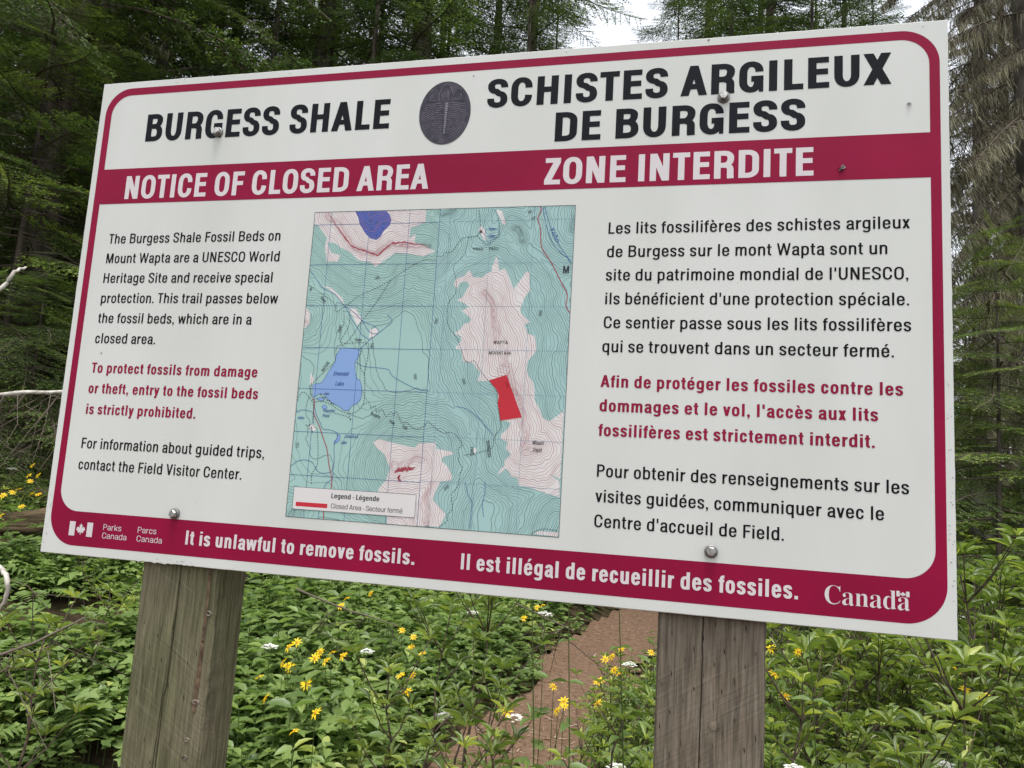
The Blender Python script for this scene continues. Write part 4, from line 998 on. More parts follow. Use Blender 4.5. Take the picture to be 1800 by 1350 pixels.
M['leaf'] = leaf_mat('leaf_green', (.050,.088,.020), (.205,.275,.065), (.38,.43,.10), .38, .40, .5)
M['leaf_cover'] = leaf_mat('ground_leaf', (.065,.118,.032), (.235,.325,.098), (.40,.45,.14), .38, .42, .45)
M['leaf_pale'] = leaf_mat('pale_leaf', (.14,.22,.07), (.28,.37,.14), (.36,.42,.16), .35, .5)
M['stem'] = leaf_mat('green_stem', (.06,.10,.03), (.10,.15,.04), None, .1)
M['woody'] = noise_col(mat('woody_stem', (.07,.05,.035), .8), (.045,.032,.022), (.12,.09,.065), 60)
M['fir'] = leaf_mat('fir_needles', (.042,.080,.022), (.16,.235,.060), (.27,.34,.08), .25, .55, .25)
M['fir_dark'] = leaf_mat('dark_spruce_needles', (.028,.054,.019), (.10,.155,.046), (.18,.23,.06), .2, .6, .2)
M['lichen'] = leaf_mat('hanging_lichen', (.06,.05,.034), (.46,.44,.31), None, .3, .9, .05)
M['deadtwig'] = leaf_mat('dead_twig', (.055,.043,.032), (.17,.14,.11), None, .0, .9, .1)
M['bark'] = noise_col(mat('bark', (.06,.05,.04), .95, .1), (.030,.024,.019), (.125,.105,.085), 16, 8, (1, 1, .28), .35, .7, bump=1.0, bdist=.02, bscale=22)
M['bark_grey'] = noise_col(mat('grey_bark', (.12,.11,.09), .95, .1), (.06,.052,.045), (.24,.22,.19), 14, 8, (1, 1, .35), .35, .7, bump=1.0, bdist=.02, bscale=22)
M['dead_white'] = noise_col(mat('bleached_wood', (.45,.42,.36), .8, .2), (.28,.25,.21), (.58,.55,.49), 30, 5, (1, 1, 1), bump=.4, bdist=.004)
M['log'] = noise_col(mat('rotting_log', (.10,.075,.05), .95, .1), (.030,.020,.012), (.20,.15,.09), 7, 10, (.5, 4, 4), .34, .68, bump=1.0, bdist=.03, bscale=18)
M['moss'] = noise_col(mat('moss', (.09,.10,.02), .95, .1), (.045,.065,.012), (.17,.17,.035), 22, 6, bump=.8, bdist=.01)

def herb(rr, n_pairs, h, L, tpl, wid, tint, up=.35):
    """an upright stem with opposite leaves"""
    B, S = Batch(), Batch(); lean = Vector((rr.uniform(-.15,.15), rr.uniform(-.15,.15), 1)); a0 = rr.uniform(0, 6.28)
    S.stick([(0,0,0), tuple(lean*h*.5), tuple(lean*h)], .0022, .0012)
    for k in range(n_pairs):
        z = h*(.25+.75*k/max(1, n_pairs-1)) if n_pairs > 1 else h; a = a0+k*1.45+rr.uniform(-.3,.3); l_ = L*(1-.35*abs(k/max(1,n_pairs-1)-.45))*rr.uniform(.75,1.15)
        for s_ in (0, math.pi):
            aa = a+s_+rr.uniform(-.25,.25); d = (math.cos(aa), math.sin(aa), up+rr.uniform(-.35,.35))
            B.add(tpl, rotm(d, (0,0,1), rr.uniform(-.35,.35)), lean*z, (l_, l_*wid*rr.uniform(.85,1.1), l_), tint+rr.uniform(-.32,.38)+.12*k/n_pairs)
    return B, S
def rosette(rr, n, h, L, tpl, wid, tint, up=.1):
    B, S = Batch(), Batch(); a0 = rr.uniform(0, 6.28); S.stick([(0,0,0), (0,0,h)], .0015, .001)
    for k in range(n):
        aa = a0+6.283*k/n+rr.uniform(-.2,.2); d = (math.cos(aa), math.sin(aa), up+rr.uniform(-.2,.2))
        B.add(tpl, rotm(d, (0,0,1), rr.uniform(-.3,.3)), (0,0,h+rr.uniform(-.01,.01)), (L*rr.uniform(.8,1.15), L*wid, L), tint+rr.uniform(-.2,.2))
    return B, S
def mound(rr, n, rad, h, L, tint):
    B, S = Batch(), Batch(); 
    for k in range(n):
        a = rr.uniform(0, 6.28); q = rad*math.sqrt(rr.random()); z = h*(1-.4*(q/rad)**2)*rr.uniform(.45,1.1); p = (q*math.cos(a), q*math.sin(a), z)
        aa = rr.uniform(0, 6.28); B.add(L_SM, rotm((math.cos(aa), math.sin(aa), rr.uniform(-.2,.4)), (0,0,1), rr.uniform(-.5,.5)), p, (L*rr.uniform(.7,1.2), L*.75, L), tint+rr.uniform(-.3,.3))
    S.stick([(0,0,0), (0,0,h*.6)], .0015, .001)
    return B, S
def fern(rr, nf, L):
    B, S = Batch(), Batch()
    for f in range(nf):
        a = 6.283*f/nf+rr.uniform(-.4,.4); pts = []
        for i in range(15):
            t = i/14; pts.append(Vector((math.cos(a)*L*t*.85, math.sin(a)*L*t*.85, L*(.62*t-.60*t*t)+.02)))
        S.stick(pts[::3]+[pts[-1]], .0015, .0006)
        for i in range(2, 15):
            t = i/14; l_ = L*.25*math.sin(math.pi*(.12+.86*t))
            for s_ in (-1, 1):
                d = (pts[i]-pts[i-1]).normalized(); sd = d.cross(Vector((0,0,1))).normalized()*s_
                B.add(L_SM, rotm(sd+d*.35, (0,0,1)), pts[i], (l_, l_*.24, l_), .45+rr.uniform(-.15,.15))
    return B, S
def grass(rr, n, L):
    B, S = Batch(), Batch()
    for k in range(n):
        a = rr.uniform(0, 6.28); B.add(leaf_tpl([(.3,.5),(.65,.4)], .5, .2), rotm((math.cos(a)*.5, math.sin(a)*.5, 1), (-math.cos(a), -math.sin(a), .3)), (rr.uniform(-.02,.02), rr.uniform(-.02,.02), 0), (L*rr.uniform(.5,1.1), .006, L*.6), .7+rr.uniform(-.2,.2))
    S.stick([(0,0,0), (0,0,.01)], .001, .001)
    return B, S

rr = random.Random(77)
TP = {'herb': [herb(rr, rr.choice([3,4,4,5]), rr.uniform(.15,.26), rr.uniform(.052,.080), L_OV, .50, .35) for _ in range(7)],
      'big': [herb(rr, 3, rr.uniform(.14,.22), rr.uniform(.075,.10), L_OV, .56, .30, .25) for _ in range(4)],
      'ros': [rosette(rr, rr.choice([4,5,6]), rr.uniform(.07,.13), rr.uniform(.038,.055), L_RD, .75, .45) for _ in range(5)],
      'lob': [rosette(rr, rr.choice([2,3]), rr.uniform(.10,.18), rr.uniform(.055,.08), L_LB, .95, .60, .0) for _ in range(4)],
      'mou': [mound(rr, 34, .10, rr.uniform(.10,.18), .032, .5) for _ in range(4)],
      'fern': [fern(rr, 5, rr.uniform(.25,.34)) for _ in range(3)],
      'grass': [grass(rr, 16, rr.uniform(.14,.24)) for _ in range(3)]}
TPA = {k: [(b.arr(), s.arr()) for b, s in v] for k, v in TP.items()}
def scatter(name, spots, label, cat):
    """spots: (kind, x, y, scale, tint shift) -> one joined mesh of leaves and stems"""
    LV, LT, Lt, n, mats = [], [], [], 0, []
    for kind, x, y, sc, ts in spots:
        (V, T, t), (SV, ST, St) = TPA[kind][rr.randrange(len(TPA[kind]))]
        a = rr.uniform(0, 6.28); c, s = math.cos(a)*sc, math.sin(a)*sc; Rm = np.array([[c, -s, 0], [s, c, 0], [0, 0, sc]])
        z = ground_z(x, y)-.004
        for VV, TT, tt, mi in ((V, T, t+ts, 0), (SV, ST, St, 1)):
            LV.append(VV @ Rm.T+(x, y, z)); LT.append(TT+n); Lt.append(tt); mats.append(np.full(len(TT), mi, dtype=np.int32)); n += len(VV)
    me = mesh_np(name, np.concatenate(LV), np.concatenate(LT), [M['leaf_cover'], M['stem']], True, np.concatenate(Lt))
    me.polygons.foreach_set('material_index', np.concatenate(mats))
    o = obj(name, me); tag(o, label, cat, None, 'stuff'); return o

b0 = math.atan2(px_dir(-90).x, px_dir(-90).y); b1 = math.atan2(px_dir(1900).x, px_dir(1900).y)
def spots_in(n, r0, r1, side, emin, kinds, pw=1.35):
    out = []; tries = 0
    while len(out) < n and tries < n*30:
        tries += 1
        b = rr.uniform(b0-.45, b1+.15) if rr.random() < .25 else rr.uniform(b0, b1); r = r0+(r1-r0)*rr.random()**pw; x, y = CP.x+r*math.sin(b), CP.y+r*math.cos(b); e, s = edge(x, y)
        if s != side or e < emin(x, y): continue
        k = kinds(x, y, e)
        if not k: continue
        sc = rr.uniform(.75, 1.25)*(.55+.45*sm(e/.25))*(1+.05*max(0, r-5))
        out.append((k, x, y, sc, .36*nz(x, y, 1.4, 12)+.25*nz(x, y, 5, 2)+.08))
    return out
def kL(x, y, e):
    u = rr.random(); far = math.hypot(x-CP.x, y-CP.y)
    # the stretch left of the left post is lower and more open, with fern and lobed leaves
    if x < -.62-.35*(y-1): 
        if nz(x, y, 1.6, 31) > .12: return None
        return 'mou' if u < .46 else 'herb' if u < .54 else 'lob' if u < .68 else 'ros' if u < .88 else 'fern' if u < .93 else 'grass' if u < .98 else 'big'
    if e < .25: return 'ros' if u < .5 else 'lob' if u < .7 else 'herb'
    return 'herb' if u < .42 else 'big' if u < .68 else 'ros' if u < .84 else 'lob' if u < .92 else 'mou'
def kR(x, y, e):
    u = rr.random(); return 'herb' if u < .55 else 'ros' if u < .75 else 'lob' if u < .85 else 'grass' if u < .92 else 'big'
scatter('ground_cover', spots_in(5600, 2.0, 8.5, -1, lambda x, y: .03, kL), 'low mixed herbs with broad leaves covering the bank left of the trail', 'plants')
scatter('ground_cover', spots_in(900, 8.0, 13.0, -1, lambda x, y: .0, lambda x, y, e: rr.choice(['herb','big','mou','fern'])), 'green undergrowth further back under the trees', 'plants')
scatter('ground_cover', spots_in(2300, 1.95, 8.0, 1, lambda x, y: .0, kR), 'low herbs covering the ground right of the trail', 'plants')

# shrubs with whorls of narrow leaves
def shrub(seed, h, n_side, whorl, L, wid=.25):
    rr = random.Random(seed); B, S = Batch(), Batch()
    def wh(p, d, n, sc):
        for k in range(n):
            a = 6.283*k/n*1.02+rr.uniform(-.3,.3); out = Vector((math.cos(a), math.sin(a), rr.uniform(-.02,.75))); dd = (out+d*.35).normalized()
            l_ = L*sc*rr.uniform(.6,1.15); B.add(L_LN, rotm(dd, (0,0,1), rr.uniform(-.5,.5)), p+dd*.006, (l_, l_*wid*rr.uniform(.85,1.15), l_), .45+rr.uniform(-.38,.38)+.15*(p.z/h))
        for k in range(2):
            B.add(L_LN, rotm((rr.uniform(-.3,.3), rr.uniform(-.3,.3), 1), (rr.uniform(-1,1), rr.uniform(-1,1), .2)), p, (L*.45*sc, L*.11*sc, L*.3), .95)
    base = Vector((0,0,-.02)); lean = Vector((rr.uniform(-.18,.18), rr.uniform(-.18,.18), 1)); pts = [base]
    m = 6
    for i in range(1, m+1): pts.append(base+lean*(h*i/m)+Vector((rr.uniform(-.012,.012), rr.uniform(-.012,.012), 0)))
    S.stick(pts, .0048, .0018, .5, 5); wh(pts[-1], Vector((0,0,1)), whorl, 1.0)
    if h > .4: wh(pts[-2]+Vector((0,0,.01)), Vector((0,0,1)), whorl-2, 1.0)
    for k in range(n_side):
        i = rr.randint(2, m-1) if m > 2 else 1; p = pts[i]; a = rr.uniform(0, 6.28); l_ = h*rr.uniform(.14,.42)
        q = p+Vector((math.cos(a)*l_*.6, math.sin(a)*l_*.6, l_*.75)); S.stick([p, (p+q)/2+Vector((0,0,-.012)), q], .0028, .0013); wh(q, (q-p).normalized(), whorl-1, rr.uniform(.75,1))
        if rr.random() < .55: wh((p+q)/2, Vector((0,0,1)), 4, .75)
    return B.mesh('foliage', M['leaf']), S.mesh('stem', M['woody'])
SH = [shrub(101+i, h, ns, w, L) for i, (h, ns, w, L) in enumerate([(.55,10,7,.058),(.62,11,8,.062),(.48,10,7,.052),(.70,13,8,.060),(.58,11,7,.066),(.40,8,7,.050)])]
SHh = [.55,.62,.48,.70,.58,.40]
def place_shrub(x, y, v, sc, label, group=None, rz=None):
    t = empty('leafy_shrub', (x, y, ground_z(x, y)), label, 'shrub', group, rr.uniform(0, 6.28) if rz is None else rz); t.scale = (sc,)*3
    obj('foliage', SH[v][0], t); obj('stem', SH[v][1], t); return t
def shrub_at(px, py, dist, v, label, group=None):
    p = bearing(px, py, dist); z = ground_z(p.x, p.y); place_shrub(p.x, p.y, v, max(.45, min(1.22, (p.z-z)/SHh[v]/.98)), label, group)
for a in ((748, 1088, 2.25, 3, 'slender whorled shrub standing alone at the trail edge, left of the trail'), (822, 1048, 2.5, 1, 'tallest slender shrub in front of the bare trail'),
          (692, 1165, 2.2, 2, 'small shrub among the broad leaves under the crimson band'), (842, 1178, 2.15, 4, 'shrub with spreading leaves in the middle of the trail view'),
          (762, 1262, 1.95, 5, 'low shrub at the lower edge, left of the white flower head'), (826, 1290, 1.9, 2, 'low shrub at the lower edge just left of centre trail'),
          (1786, 985, 2.75, 3, 'tall upright shrub at the right edge of the picture, topping the thicket'), (1640, 1150, 2.2, 1, 'shrub with long pale leaves below the lower right corner of the board'),
          (1462, 1140, 2.3, 4, 'shrub with dark stem right of the right post'), (1556, 1100, 2.8, 3, 'shrub just under the lower edge of the board on the right'),
          (1688, 1258, 1.95, 5, 'pale leaved shrub in the lower right foreground'), (1592, 1262, 2.0, 0, 'upright shrub in the lower right foreground'),
          (1400, 1205, 2.1, 2, 'low shrub touching the right post'), (1035, 1250, 2.0, 5, 'small pale shrub between trail and right post'),
          (905, 1300, 1.9, 5, 'small shrub at the foot of the tall flower stalks'), (60, 1100, 2.5, 0, 'low shrub left of the left post'), (165, 1035, 2.9, 2, 'shrub under the lower left corner of the board')): shrub_at(*a)
n = 0; tries = 0
while n < 230 and tries < 9000:
    tries += 1; r = 2.15+5.6*rr.random()**1.25; d = px_dir(rr.uniform(1330, 1960)); x, y = CP.x+d.x*r, CP.y+d.y*r; e, s = edge(x, y)
    if s < 0 or e < .12: continue
    place_shrub(x, y, rr.randrange(6), rr.uniform(.75, 1.12)*(.66 if r < 2.6 else 1), 'one of the narrow leaved green shrubs crowding together right of the right post', 'shrubs in the thicket right of the right post'); n += 1
n = 0
while n < 26:
    r = 2.0+1.4*rr.random(); d = px_dir(rr.uniform(960, 1180)); x, y = CP.x+d.x*r, CP.y+d.y*r; e, s = edge(x, y)
    if s < 0 or e < .02: n += .02; continue
    place_shrub(x, y, rr.choice([2,5,5]), rr.uniform(.55, .8), 'one of the small shrubs between the trail and the right post', 'small shrubs between trail and right post'); n += 1
n = 0
while n < 34:
    r = 2.6+4.5*rr.random(); d = px_dir(rr.uniform(-60, 620)); x, y = CP.x+d.x*r, CP.y+d.y*r; e, s = edge(x, y)
    if s > 0 or e < .25: n += .02; continue
    place_shrub(x, y, rr.choice([0,2,5]), rr.uniform(.5, .8), 'one of the small shrubs among the herbs on the bank left of the trail', 'small shrubs on the left bank'); n += 1

# flowers
M['yellow'] = leaf_mat('yellow_petal', (.80,.52,.012), (.90,.66,.02), None, .3, .5)
M['gold'] = mat('flower_disc', (.55,.25,.01), .8)
M['petal_white'] = leaf_mat('white_petal', (.72,.72,.68), (.85,.85,.80), None, .25, .6)
def arnica(seed, nb):
    rr = random.Random(seed); B, S, D_ = Batch(), Batch(), Batch(); Lf = Batch()
    for b in range(nb):
        top = Vector((0, 0, 1)) if b == 0 else Vector((rr.uniform(-.05,.05), rr.uniform(-.05,.05), rr.uniform(.88,.97)))
        S.stick([(0,0,0) if b == 0 else (0,0,.7), tuple(top*.85 if b == 0 else (top+Vector((0,0,.75)))/2), tuple(top)], .0016, .0011)
        nrm = Vector((rr.uniform(-.5,.5)+.05, rr.uniform(-.9,-.1), rr.uniform(.35,1))).normalized(); R0 = nrm.to_track_quat('Z', 'Y').to_matrix(); np_ = rr.choice([8,9,10]); r = rr.uniform(.014,.021)
        for k in range(np_):
            a = 6.283*k/np_+rr.uniform(-.15,.15); d = R0 @ Vector((math.cos(a), math.sin(a), rr.uniform(-.15,.25)))
            B.add(L_SM, rotm(d, nrm), top+d*.003, (r*rr.uniform(.85,1.1), r*.36, r), rr.random())
        for k in range(8):
            a = 6.283*k/8; b_ = a+6.283/8; D_.V.append(np.array([top+nrm*.004, top+nrm*.002+R0 @ Vector((math.cos(a)*.005, math.sin(a)*.005, 0)), top+nrm*.002+R0 @ Vector((math.cos(b_)*.005, math.sin(b_)*.005, 0))])); D_.T.append(np.array([[0,1,2]])+D_.n); D_.t.append(np.full(3,.5)); D_.n += 3
    for k in range(3):
        a = rr.uniform(0, 6.28)
        for s_ in (0, math.pi): Lf.add(L_OV, rotm((math.cos(a+s_), math.sin(a+s_), .3), (0,0,1)), (0,0,.3+.2*k), (.075-.015*k, .03-.005*k, .07), .4+rr.uniform(-.1,.2))
    return B.mesh('bloom', M['yellow']), S.mesh('stem', M['stem']), D_.mesh('flower_centre', M['gold']), Lf.mesh('leaf', M['leaf_cover'])
AR = [arnica(200+i, nb) for i, nb in enumerate((1, 1, 2, 1, 3, 2))]
def flower(px, py, h, v, label, group, dmax=14):
    p = hit(px, py, h, 1.7, dmax); z = ground_z(p.x, p.y); t = empty('yellow_flower', (p.x, p.y, z), label, 'flower', group, rr.uniform(-.5, .5))
    s = max(.33, p.z-z)
    for nm, me in zip(('bloom', 'stem', 'flower_centre', 'leaf'), AR[v]):
        key = (nm, v, round(s, 2))
        if key not in FC_:
            me2 = me.copy(); co = np.empty(len(me2.vertices)*3, dtype=np.float32); me2.vertices.foreach_get('co', co); co = co.reshape(-1, 3)
            co[:, 2] += (s-1)*np.minimum(1, co[:, 2]/.7)     # shorten the stem, keep the heads in shape
            me2.vertices.foreach_set('co', co.ravel()); me2.update(); FC_[key] = me2
        obj(nm, FC_[key], t)
    return t
FC_ = {}
ORD = 'first second third fourth fifth sixth seventh eighth ninth tenth eleventh twelfth thirteenth fourteenth fifteenth sixteenth seventeenth eighteenth nineteenth twentieth'.split()
def NTH(px, xs): xs = sorted(xs); return ORD[min(range(len(xs)), key=lambda i: abs(xs[i]-px))]
G_ = 'yellow flowers in the greenery left of the trail'; G2 = 'yellow flowers between the trail and the right post'; G3 = 'yellow flowers in the right thicket'; G4 = 'yellow flowers by the fallen logs'
for i, (px, py, v) in enumerate([(609,1052,3),(599,1065,0),(652,1043,1),(707,1108,2),(727,1119,2),(522,1129,4),(508,1136,0),(563,1146,1),(584,1149,3),(603,1153,0),(553,1159,4),(573,1163,0),(498,1164,1),(456,1190,3),(468,1225,1),(517,1283,3),(704,1187,5),(726,1187,1),(555,1254,0)]):
    flower(px, py, .34, v, NTH(px, [609,599,652,707,727,522,508,563,584,603,553,573,498,456,468,517,704,726,555])+' yellow flower from the left in the leaves between left post and trail', G_)
for i, (px, py, v) in enumerate([(973,1207,2),(991.2,1233,0),(980,1249,1),(891,1252,0),(954,1064,3),(944,1068,0),(921,1087,0),(1064,1159,4),(1076,1155,1),(1092,1143,0),(1145,1146,2),(1088,1185,3),(1080,1179,1),(1052,1237,1)]):
    flower(px, py, .38, v, NTH(px, [973,991.2,980,891,954,944,921,1064,1076,1092,1145,1088,1080,1052])+' yellow flower from the left beside the bare trail, before the right post', G2)
for px, py, v in [(1404,1145,1),(1361,1185,2),(1682,1176,2),(1728,1222,3),(1356,1140,0)]: flower(px, py, .5, v, NTH(px, [1404,1361,1682,1728,1356])+' yellow flower from the left, half hidden in the thicket right of the right post', G3)
for px, py, v in [(49,847,4),(52,857,2),(66,846,1),(56,828,1),(3,885,4),(20,880,2)]: flower(px, py, .3, v, NTH(px, [49,52,66,56,3,20])+' small yellow flower from the left edge near the fallen logs', G4)
def umbel(seed):
    rr = random.Random(seed); B, S = Batch(), Batch(); S.stick([(0,0,0), (.004,0,.5), (0,0,.97)], .0018, .0013)
    for k in range(42):
        a = rr.uniform(0, 6.28); q = .025*math.sqrt(rr.random()); p = Vector((q*math.cos(a), q*math.sin(a), 1-.35*q+rr.uniform(-.004,.004)))
        if k % 5 == 0: S.stick([(0,0,.97), tuple(p)], .0006, .0004)
        for j in range(5):
            b = 6.283*j/5+k; B.add(L_SM, rotm((math.cos(b), math.sin(b), .25), (0,0,1)), p, (.0062, .0052, .004), rr.random())
    Lf = Batch()
    for k in range(4):
        a = k*1.57+rr.uniform(-.3,.3)
        for s_ in (0, math.pi): Lf.add(L_LB, rotm((math.cos(a+s_), math.sin(a+s_), .15), (0,0,1)), (0,0,.15+.19*k), (.065-.008*k, .05, .05), .5+rr.uniform(-.1,.2))
    return B.mesh('bloom', M['petal_white']), S.mesh('stem', M['stem']), Lf.mesh('leaf', M['leaf_cover'])
UM = [umbel(300+i) for i in range(3)]
def white_flower(px, py, h, v, label, dist=None):
    p = hit(px, py, h, 1.7) if dist is None else bearing(px, py, dist); z = ground_z(p.x, p.y); s = max(.15, p.z-z)
    t = empty('white_flower', (p.x, p.y, z), label, 'flower', 'white flower heads', rr.uniform(0, 3))
    for nm, me in zip(('bloom', 'stem', 'leaf'), UM[v]):
        me2 = me.copy(); co = np.empty(len(me2.vertices)*3, dtype=np.float32); me2.vertices.foreach_get('co', co); co = co.reshape(-1, 3)
        co[:, 2] += (s-1)*np.minimum(1, co[:, 2]/.9)
        me2.vertices.foreach_set('co', co.ravel()); me2.update(); obj(nm, me2, t)
for px, py, h, v, lab in ((475,1133,.36,0,'white flower cluster just right of the left post'), (645,1141,.34,1,'white flower head between two yellow clumps, middle of the bank'), (831,1074,.42,2,'white flower head high up, just under the board and left of the trail'),
    (958,1076,.62,0,'white flower head on a tall stalk in front of the trail'), (782,1254,.30,1,'white flower head on bare soil in the lower middle'), (904,1257,.36,2,'white flower head on a thin stalk over the bare trail'),
    (1107,1165,.42,0,'white flower head close to the left side of the right post'), (1741,1057,.60,1,'white flower head near the right edge of the picture'), (1689,1082,.55,2,'white flower head beside the lower right corner of the board'),
    (1658,1338,.4,0,'white flower head at the bottom edge, far right'), (1399,1346,.4,1,'white flower head at the bottom edge, right of the right post'), (1084,1345,.3,2,'white flower head at the bottom edge, left of the right post'),
    (89,660,.4,0,'white flower head in the shade near the left edge of the board'), (22,822,.3,1,'white flower head in front of the fallen logs')): white_flower(px, py, h, v, lab)
# tall leafy stalks over the trail
def stalk(px, py_top, dist, label):
    p = bearing(px, py_top, dist); z = ground_z(p.x, p.y); h = p.z-z; q = random.Random(int(px)); t = empty('flower_stalk', (p.x, p.y, z), label, 'plant', 'tall stalks in front of the trail')
    S, B = Batch(), Batch(); lean = Vector((q.uniform(-.08,.02), 0, 1)); S.stick([(-lean*h*0), tuple(lean*h*.5+Vector((.006,0,0))), tuple(lean*h)], .0028, .0014)
    for k in range(6):
        a = k*1.5+q.uniform(-.3,.3); zz = h*(.12+.15*k)
        for s_ in (0, math.pi): l_ = .085-.009*k; B.add(L_OV, rotm((math.cos(a+s_), math.sin(a+s_), .12), (0,0,1), q.uniform(-.4,.4)), lean*zz, (l_, l_*.42, l_), .5+q.uniform(-.2,.2))
    obj('stem', S.mesh('stem', M['stem']), t); obj('leaf', B.mesh('leaf', M['leaf_cover']), t)
stalk(962, 1040, 2.05, 'tall green stalk with paired leaves, leftmost in front of the trail'); stalk(1018, 1066, 2.1, 'tall green stalk with paired leaves in the middle of the bare trail'); stalk(1115, 1075, 2.0, 'thin leaning stalk just left of the right post'); stalk(1446, 1085, 2.1, 'tall thin stalk right of the right post')

# pale broad leaved plants low in the left corner
for k_, (px, py, sc) in enumerate(((70, 1262, 1.25), (128, 1296, 1.35), (178, 1262, 1.2), (28, 1318, 1.0), (205, 1290, .9), (140, 1180, .9))):
    p = hit(px, py, .12, 1.3); t = empty('broad_leaved_plant', (p.x, p.y, ground_z(p.x, p.y)), ORD[k_]+' of the pale broad leaved plants over the dark soil in the lower left corner', 'plant', 'pale broad leaved plants', rr.uniform(0, 6.28)); t.scale = (sc,)*3
    B_, S_ = TP['lob'][k_ % 4] if k_ % 2 else TP['ros'][k_ % 5]
    obj('leaf', B_.mesh('leaf', M['leaf_pale']), t); obj('stem', S_.mesh('stem', M['stem']), t)
# litter on the bare soil
def chips(n):
    B = Batch(); q = random.Random(5)
    tpl = (np.array([(0,-.5,0),(1,-.4,.05),(1.05,.4,0),(.1,.5,.06),(.5,0,.18)]), np.array([(0,1,4),(1,2,4),(2,3,4),(3,0,4)]))
    k = 0
    while k < n:
        x, y = q.uniform(-2, 1.1), .3+6.2*q.random()**1.4
        if edge(x, y)[0] > .02: k += .2; continue
        a = q.uniform(0, 6.28); l_ = q.choice([.004,.006,.008,.012,.03])*q.uniform(.6,1.2); w = min(l_, q.uniform(.0015,.006))
        B.add(tpl, rotm((math.cos(a), math.sin(a), q.uniform(-.2,.2)), (0,0,1)), (x, y, ground_z(x, y)+.024), (l_, w, .006), q.random()); k += 1
    return B
M['chip'] = leaf_mat('trail_litter', (.05,.028,.018), (.36,.25,.18), (.50,.42,.35), 0, .95, .1)
o = obj('trail_litter', chips(11000).mesh('trail_litter', M['chip'], False)); tag(o, 'bark chips, needles and small stones scattered over the bare trail', 'litter', None, 'stuff')

# ------------------------------------------------------------------ CONIFERS
def needle_strip(P0, P1, n, ln, wd, q, tint, V, T, t, base, sag=.1):
    """flat needles on both sides of a twig from P0 to P1, numpy"""
    f = np.linspace(0, 1, n)[:, None]; P = P0+(P1-P0)*f; d = (P1-P0)/np.linalg.norm(P1-P0); up = np.array([0, 0, 1.0]); s = np.cross(d, up); s /= (np.linalg.norm(s)+1e-9)
    for sg in (-1, 1):
        dr = d*.75+s*sg*.75+RNG.normal(0, .22, (n, 3)); dr /= np.linalg.norm(dr, axis=1)[:, None]; l_ = ln*RNG.uniform(.7, 1.2, (n, 1))*(1-.35*f)
        pr = np.cross(dr, up+RNG.normal(0, .5, (n, 3))); pr /= np.linalg.norm(pr, axis=1)[:, None]
        a = P-pr*wd/2; b = P+pr*wd/2; c = P+dr*l_
        V.append(np.stack([a, b, c], 1).reshape(-1, 3)); T.append(base[0]+np.arange(3*n).reshape(-1, 3)); base[0] += 3*n
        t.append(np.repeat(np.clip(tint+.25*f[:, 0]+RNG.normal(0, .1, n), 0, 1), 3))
def fir_branch(L, step, ln, wd, nstep, droop, seed, wide=.30, thin=0.0):
    """a spray in the xy plane along +x; returns needle arrays and twig arrays"""
    q = np.random.default_rng(seed); V, T, t, base = [], [], [], [0]; S = Batch()
    def ax_(u): return np.array([u, .04*L*math.sin(u/L*4+seed), -droop*(u/L)**2*L*.5+.10*L*(u/L)**3])
    pts = [ax_(L*i/6) for i in range(7)]; S.stick(pts, .010*L/1.6, .003, .3, 4)
    u = L*.12; k = 0
    while u < L*.97:
        for sg in (-1, 1):
            if q.random() < thin: continue
            l_ = (wide*L*(1-u/L)**.75+.07)*q.uniform(.65, 1.15); ang = math.radians(q.uniform(42, 66)); p = ax_(u)
            d = np.array([math.cos(ang), sg*math.sin(ang), q.uniform(-.18, .06)-droop*.25]); e = p+d*l_+np.array([0, 0, -.12*l_]); m_ = p+d*l_*.5
            S.stick([p, e], .003, .0012, .3, 3)
            needle_strip(p, e, max(3, int(l_/nstep)), ln, wd, q, .25+.45*q.random()*.6, V, T, t, base)
            # tertiary twigs on long ones
            if l_ > .20:
                for w in np.arange(.10, l_-.05, .085):
                    pp = p+(e-p)*(w/l_); s2 = q.choice([-1, 1]); a2 = ang*sg+s2*math.radians(q.uniform(35, 55)); l2 = min(.17, (l_-w)*.6+.04)*q.uniform(.7, 1.1)
                    ee = pp+np.array([math.cos(a2), math.sin(a2), q.uniform(-.25, .1)])*l2; needle_strip(pp, ee, max(3, int(l2/nstep)), ln*.9, wd, q, .35+.3*q.random(), V, T, t, base)
        u += step*q.uniform(.8, 1.2); k += 1
    needle_strip(pts[3], pts[6], int(L*.5/nstep), ln, wd, q, .5, V, T, t, base)
    return (np.concatenate(V), np.concatenate(T), np.concatenate(t)), S.arr()
BR = [fir_branch(1.7, .075, .042, .013, .026, dr, 40+i, wd_) for i, (dr, wd_) in enumerate([(.5,.30),(.8,.26),(.3,.32),(1.0,.28)])]
BRF = [fir_branch(1.7, .12, .065, .024, .05, dr, 60+i, .32) for i, dr in enumerate((.5,.9,.3))]
